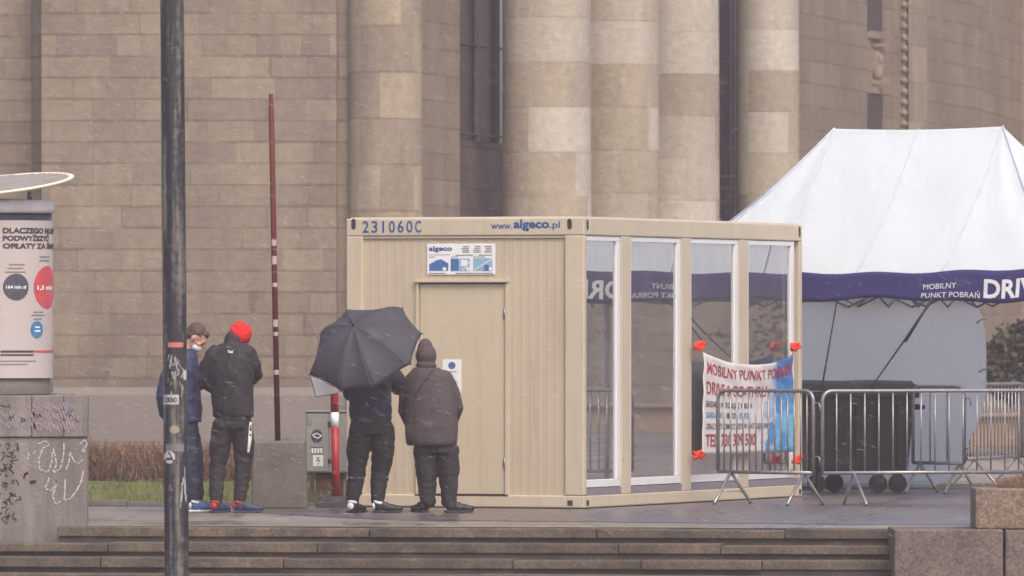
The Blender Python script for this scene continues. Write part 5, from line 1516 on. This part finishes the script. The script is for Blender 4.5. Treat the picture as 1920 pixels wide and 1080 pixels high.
def surf_band(obj, pts, w_, name, mat_, off=.006):
    quads = []
    for (a, b) in zip(pts[:-1], pts[1:]):
        n_ = max(1, int(math.hypot(b[0]-a[0], b[1]-a[1])/3))
        for i in range(n_):
            p_ = (a[0]+(b[0]-a[0])*i/n_, a[1]+(b[1]-a[1])*i/n_); r_ = (a[0]+(b[0]-a[0])*(i+1)/n_, a[1]+(b[1]-a[1])*(i+1)/n_)
            d_ = V((r_[0]-p_[0], r_[1]-p_[1])).normalized(); nx, ny = -d_.y*w_/2, d_.x*w_/2
            quads.append([(p_[0]-nx,p_[1]-ny),(r_[0]-nx,r_[1]-ny),(r_[0]+nx,r_[1]+ny),(p_[0]+nx,p_[1]+ny)])
    return decal(obj, name, mat_, quads, off)
surf_band(c4, [(815,690),(795,716),(778,742)], 2.0, 'shoulder_strap', cloth('dark_strap', srgb(44,36,40)), .008)
surf_band(c4, [(764,829),(790,832),(830,832),(856,829)], 1.2, 'hem_seam', cloth('dark_seam', srgb(56,44,48)), .004)
shoe(V((L(797,962).x, -.03, 0)), R(115), .26, mat_up=SH_BLACK, mat_sole=BLACKPL, parent=p4)
shoe(V((L(837,962).x, -.05, 0)), R(20), .25, mat_up=SH_BLACK, mat_sole=BLACKPL, parent=p4)

# ---- umbrella
apex = P(663, 611, 77.55); 
ax = V((-.34, -.66, .67)).normalized()
tips_px = [(750,582), (793,625), (776,685), (702,731), (638,735), (580,703), (606,628), (655,588)]
UM = thing('umbrella', 'large black umbrella tilted toward the camera over the waiting person', 'umbrella', tuple(apex))
e1 = ax.cross(V((0,0,1))).normalized(); e2 = ax.cross(e1).normalized()
hU = .25
# project the tip pixels on the rim plane so that the eight ribs end there
cen = apex-ax*hU
tips = []
for (a, b) in tips_px:
    d_ = P(a, b, 1)-V((0,0,EYE)); d_.y = 1; o_ = V((0,0,EYE))
    k = (cen-o_).dot(ax)/d_.dot(ax); tips.append(o_+d_*k-apex)
# regularise: keep direction, soften radius
c0 = -ax*hU
rads = [(t_-c0).length for t_ in tips]; rm = sum(rads)/8
tips = [c0+(t_-c0)*((.35*rm+.65*r_)/r_) for t_, r_ in zip(tips, rads)]
def ribpt(i, k):   # k 0 apex..1 tip
    tp_ = tips[i % 8]; rad = tp_-c0
    return -ax*hU*(1-math.cos(k*1.2))/(1-math.cos(1.2))+rad*math.sin(k*1.2)/math.sin(1.2)
cn = MB(); nk = 14
for i in range(8):
    def fn(a, k, i=i):
        p0 = ribpt(i, k); p1 = ribpt(i+1, k); p_ = p0.lerp(p1, a)
        sagk = 4*a*(1-a)
        return p_-ax*.0-(p_-(-ax*hU))*.035*sagk*k+(-ax)*(-.0)-ax*.018*sagk*math.sin(k*3.0)
    cn.grid(fn, 10, nk)
UMB = NT('black_umbrella_cloth'); t = UMB
geo = t.n('ShaderNodeNewGeometry')
co = obco(t); nzz = t.noise(co, 5, 4, .6)
ccol = t.ramp(nzz, [(.3, srgb(54,52,60)), (.7, srgb(64,62,71))]); t.l(ccol, t.b.inputs['Base Color']); t.b.inputs['Roughness'].default_value = .75
t.bump(t.noise(co, 14, 3, .6), .35, .02)
cno = cn.build('canopy', UMB.m, UM, solid=.002)
# silver lining, 6 mm under the cloth
li = MB()
for i in range(8):
    def fn(a, k, i=i):
        p0 = ribpt(i, k*.985); p1 = ribpt(i+1, k*.985); p_ = p0.lerp(p1, a); sagk = 4*a*(1-a)
        return p_-(p_-(-ax*hU))*.035*sagk*k-ax*.018*sagk*math.sin(k*3.0)-ax*.007
    li.grid(fn, 8, 10)
li.build('lining', UMB_IN, UM)
for i in range(8):
    mb = MB(); mb.tube([ribpt(i, k/12)-ax*.008 for k in range(13)], .003, 6); mb.build('rib', GALV, UM)
    mb = MB(); mb.ball(tips[i]*1.005, .008); mb.tube([ribpt(i, .995), ribpt(i, 1.0)+(tips[i]-c0)*.02], .0045, 6); mb.build('rib_tip', BLACKPL, UM)
mb = MB(); mb.tube([V((0,0,0))+ax*.0, ax*.085], [.008,.005], 8); mb.build('ferrule', BLACKPL, UM)
mb = MB(); mb.tube([ax*-.005, -ax*.80], .006, 8); mb.build('shaft', GALV, UM)
mb = MB(); mb.tube([-ax*.74, -ax*.90], .014, 10); mb.build('handle', BLACKPL, UM)

fl = MB(); yy = 77.95
pts_ = [P(582,706,yy), P(600,712,yy+.02), P(616,722,yy+.03), P(634,728,yy+.05), P(632,738,yy+.05), P(592,744,yy+.04)]
fl.add([p_-apex for p_ in pts_]+[p_-apex+V((0,.004,0)) for p_ in pts_], [(5,4,3,2,1,0),(6,7,8,9,10,11)]+[(i,(i+1)%6,6+(i+1)%6,6+i) for i in range(6)])
fo = fl.build('lining_flap', UMB_IN, UM)
fl = MB(); fl.tube([pts_[0]-apex, pts_[5]-apex, pts_[4]-apex], .005, 6); fl.build('edge_binding', BLACKPL, fo)

# ---- person 5 inside the container
wp = Mc @ V((-.55, 1.75, bh+.02))
p5 = thing('person', 'person in a white protective overall dimly seen inside behind the first window', 'person', tuple(wp), R(-20))
bd = bd_ref[0] = MB(); hc = V((0,0,1.58)); fwd5 = V((.55,-.8,-.25))
M5 = head(bd, hc, fwd5); limb(bd, [V((0,0,1.42)), V((0,0,1.52))], [.058,.052]); rt = V((.83,.55,0))
ring_loft(bd, [(V((0,0,.9)), rt,.13,.1), (V((0,0,1.2)), rt,.15,.1), (V((0,0,1.42)), rt,.10,.08)])
for s_ in (-1,1):
    limb(bd, [rt*s_*.17+V((0,0,1.38)), rt*s_*.2+V((.05,-.08,1.1)), rt*s_*.1+V((.2,-.3,1.08))], [.05,.04,.03]); hand(bd, rt*s_*.1+V((.2,-.3,1.08)), (.5,-.8,-.1), (0,0,-1), .5, side=s_)
    limb(bd, [rt*s_*.09+V((0,0,.88)), rt*s_*.1+V((0,0,.48)), rt*s_*.1+V((0,0,.06))], [.08,.055,.04])
remeshed(bd, 'body', SKIN, p5, .011)
jk = MB(); ring_loft(jk, [(V((0,0,.8)), rt,.19,.14), (V((0,0,1.0)), rt,.19,.14), (V((0,0,1.25)), rt,.22,.15), (V((0,0,1.4)), rt,.18,.12), (V((0,0,1.47)), rt,.08,.07)])
for s_ in (-1,1):
    limb(jk, [rt*s_*.18+V((0,0,1.37)), rt*s_*.22+V((.05,-.08,1.1)), rt*s_*.12+V((.19,-.28,1.08))], [.085,.07,.05])
    limb(jk, [rt*s_*.1+V((0,0,.85)), rt*s_*.11+V((0,0,.48)), rt*s_*.11+V((0,0,.12))], [.11,.085,.07])
jk.ball(hc+M5 @ V((0,-.03,.02)), .095,.10,.115, M=M5)
remeshed(jk, 'overall', CL_WHITE, p5, .012, .010, 7, seed=15)
mk_ = MB(); mk_.ball(hc+M5 @ V((0,.06,-.05)), .058,.055,.05, M=M5); mk_.build('face_mask', LBLUE, p5)
ey = MB()
for s_ in (-1, 1): ey.ball(hc+M5 @ V((s_*.032,.088,.02)), .010); ey.cut()
ey.build('eye', BLACKT, p5)
for s_ in (-1,1): shoe(rt*s_*.1+V((0,.06,0)), R(-50), .27, mat_up=SH_BLACK, mat_sole=BLACKPL, parent=p5)

# ================================================================ AIR: sleet and haze
mb = MB(); rn = random.Random(21)
for i in range(3600):
    Y = rn.choice((rn.uniform(28, 66), rn.uniform(66.5, 79), rn.uniform(66.5, 79), rn.uniform(82, 120)))
    px, py = rn.uniform(-60, 1980), rn.uniform(-40, 1060); c = P(px, py, Y)
    if c.z < .02: continue
    a = R(rn.gauss(-18, 12)); l = rn.uniform(.02, .075); r_ = rn.uniform(.0003, .0008)*(.8 if Y < 60 else 1)
    d = V((math.cos(a), rn.uniform(-.3,.3), math.sin(a)))*l/2
    mb.tube([c-d, c-d*.3, c+d*.3, c+d], [r_*.3, r_, r_, r_*.3], 3, caps=False)
sl_ = mb.build('sleet', mat('falling_sleet', g(.75), .6, .02, 1)); tag(sl_, kind='stuff')
HZM = bpy.data.materials.new('haze'); HZM.use_nodes = True; ht_ = HZM.node_tree
for nd in list(ht_.nodes):
    if nd.type == 'BSDF_PRINCIPLED': ht_.nodes.remove(nd)
pv = ht_.nodes.new('ShaderNodeVolumePrincipled'); pv.inputs['Density'].default_value = .0009; pv.inputs['Color'].default_value = (1,.87,.90,1)
ht_.links.new(pv.outputs[0], ht_.nodes['Material Output'].inputs['Volume'])
hz = MB().box(-140, 140, -12, 260, -2.13, 16.5).build('haze', HZM); tag(hz, kind='stuff')
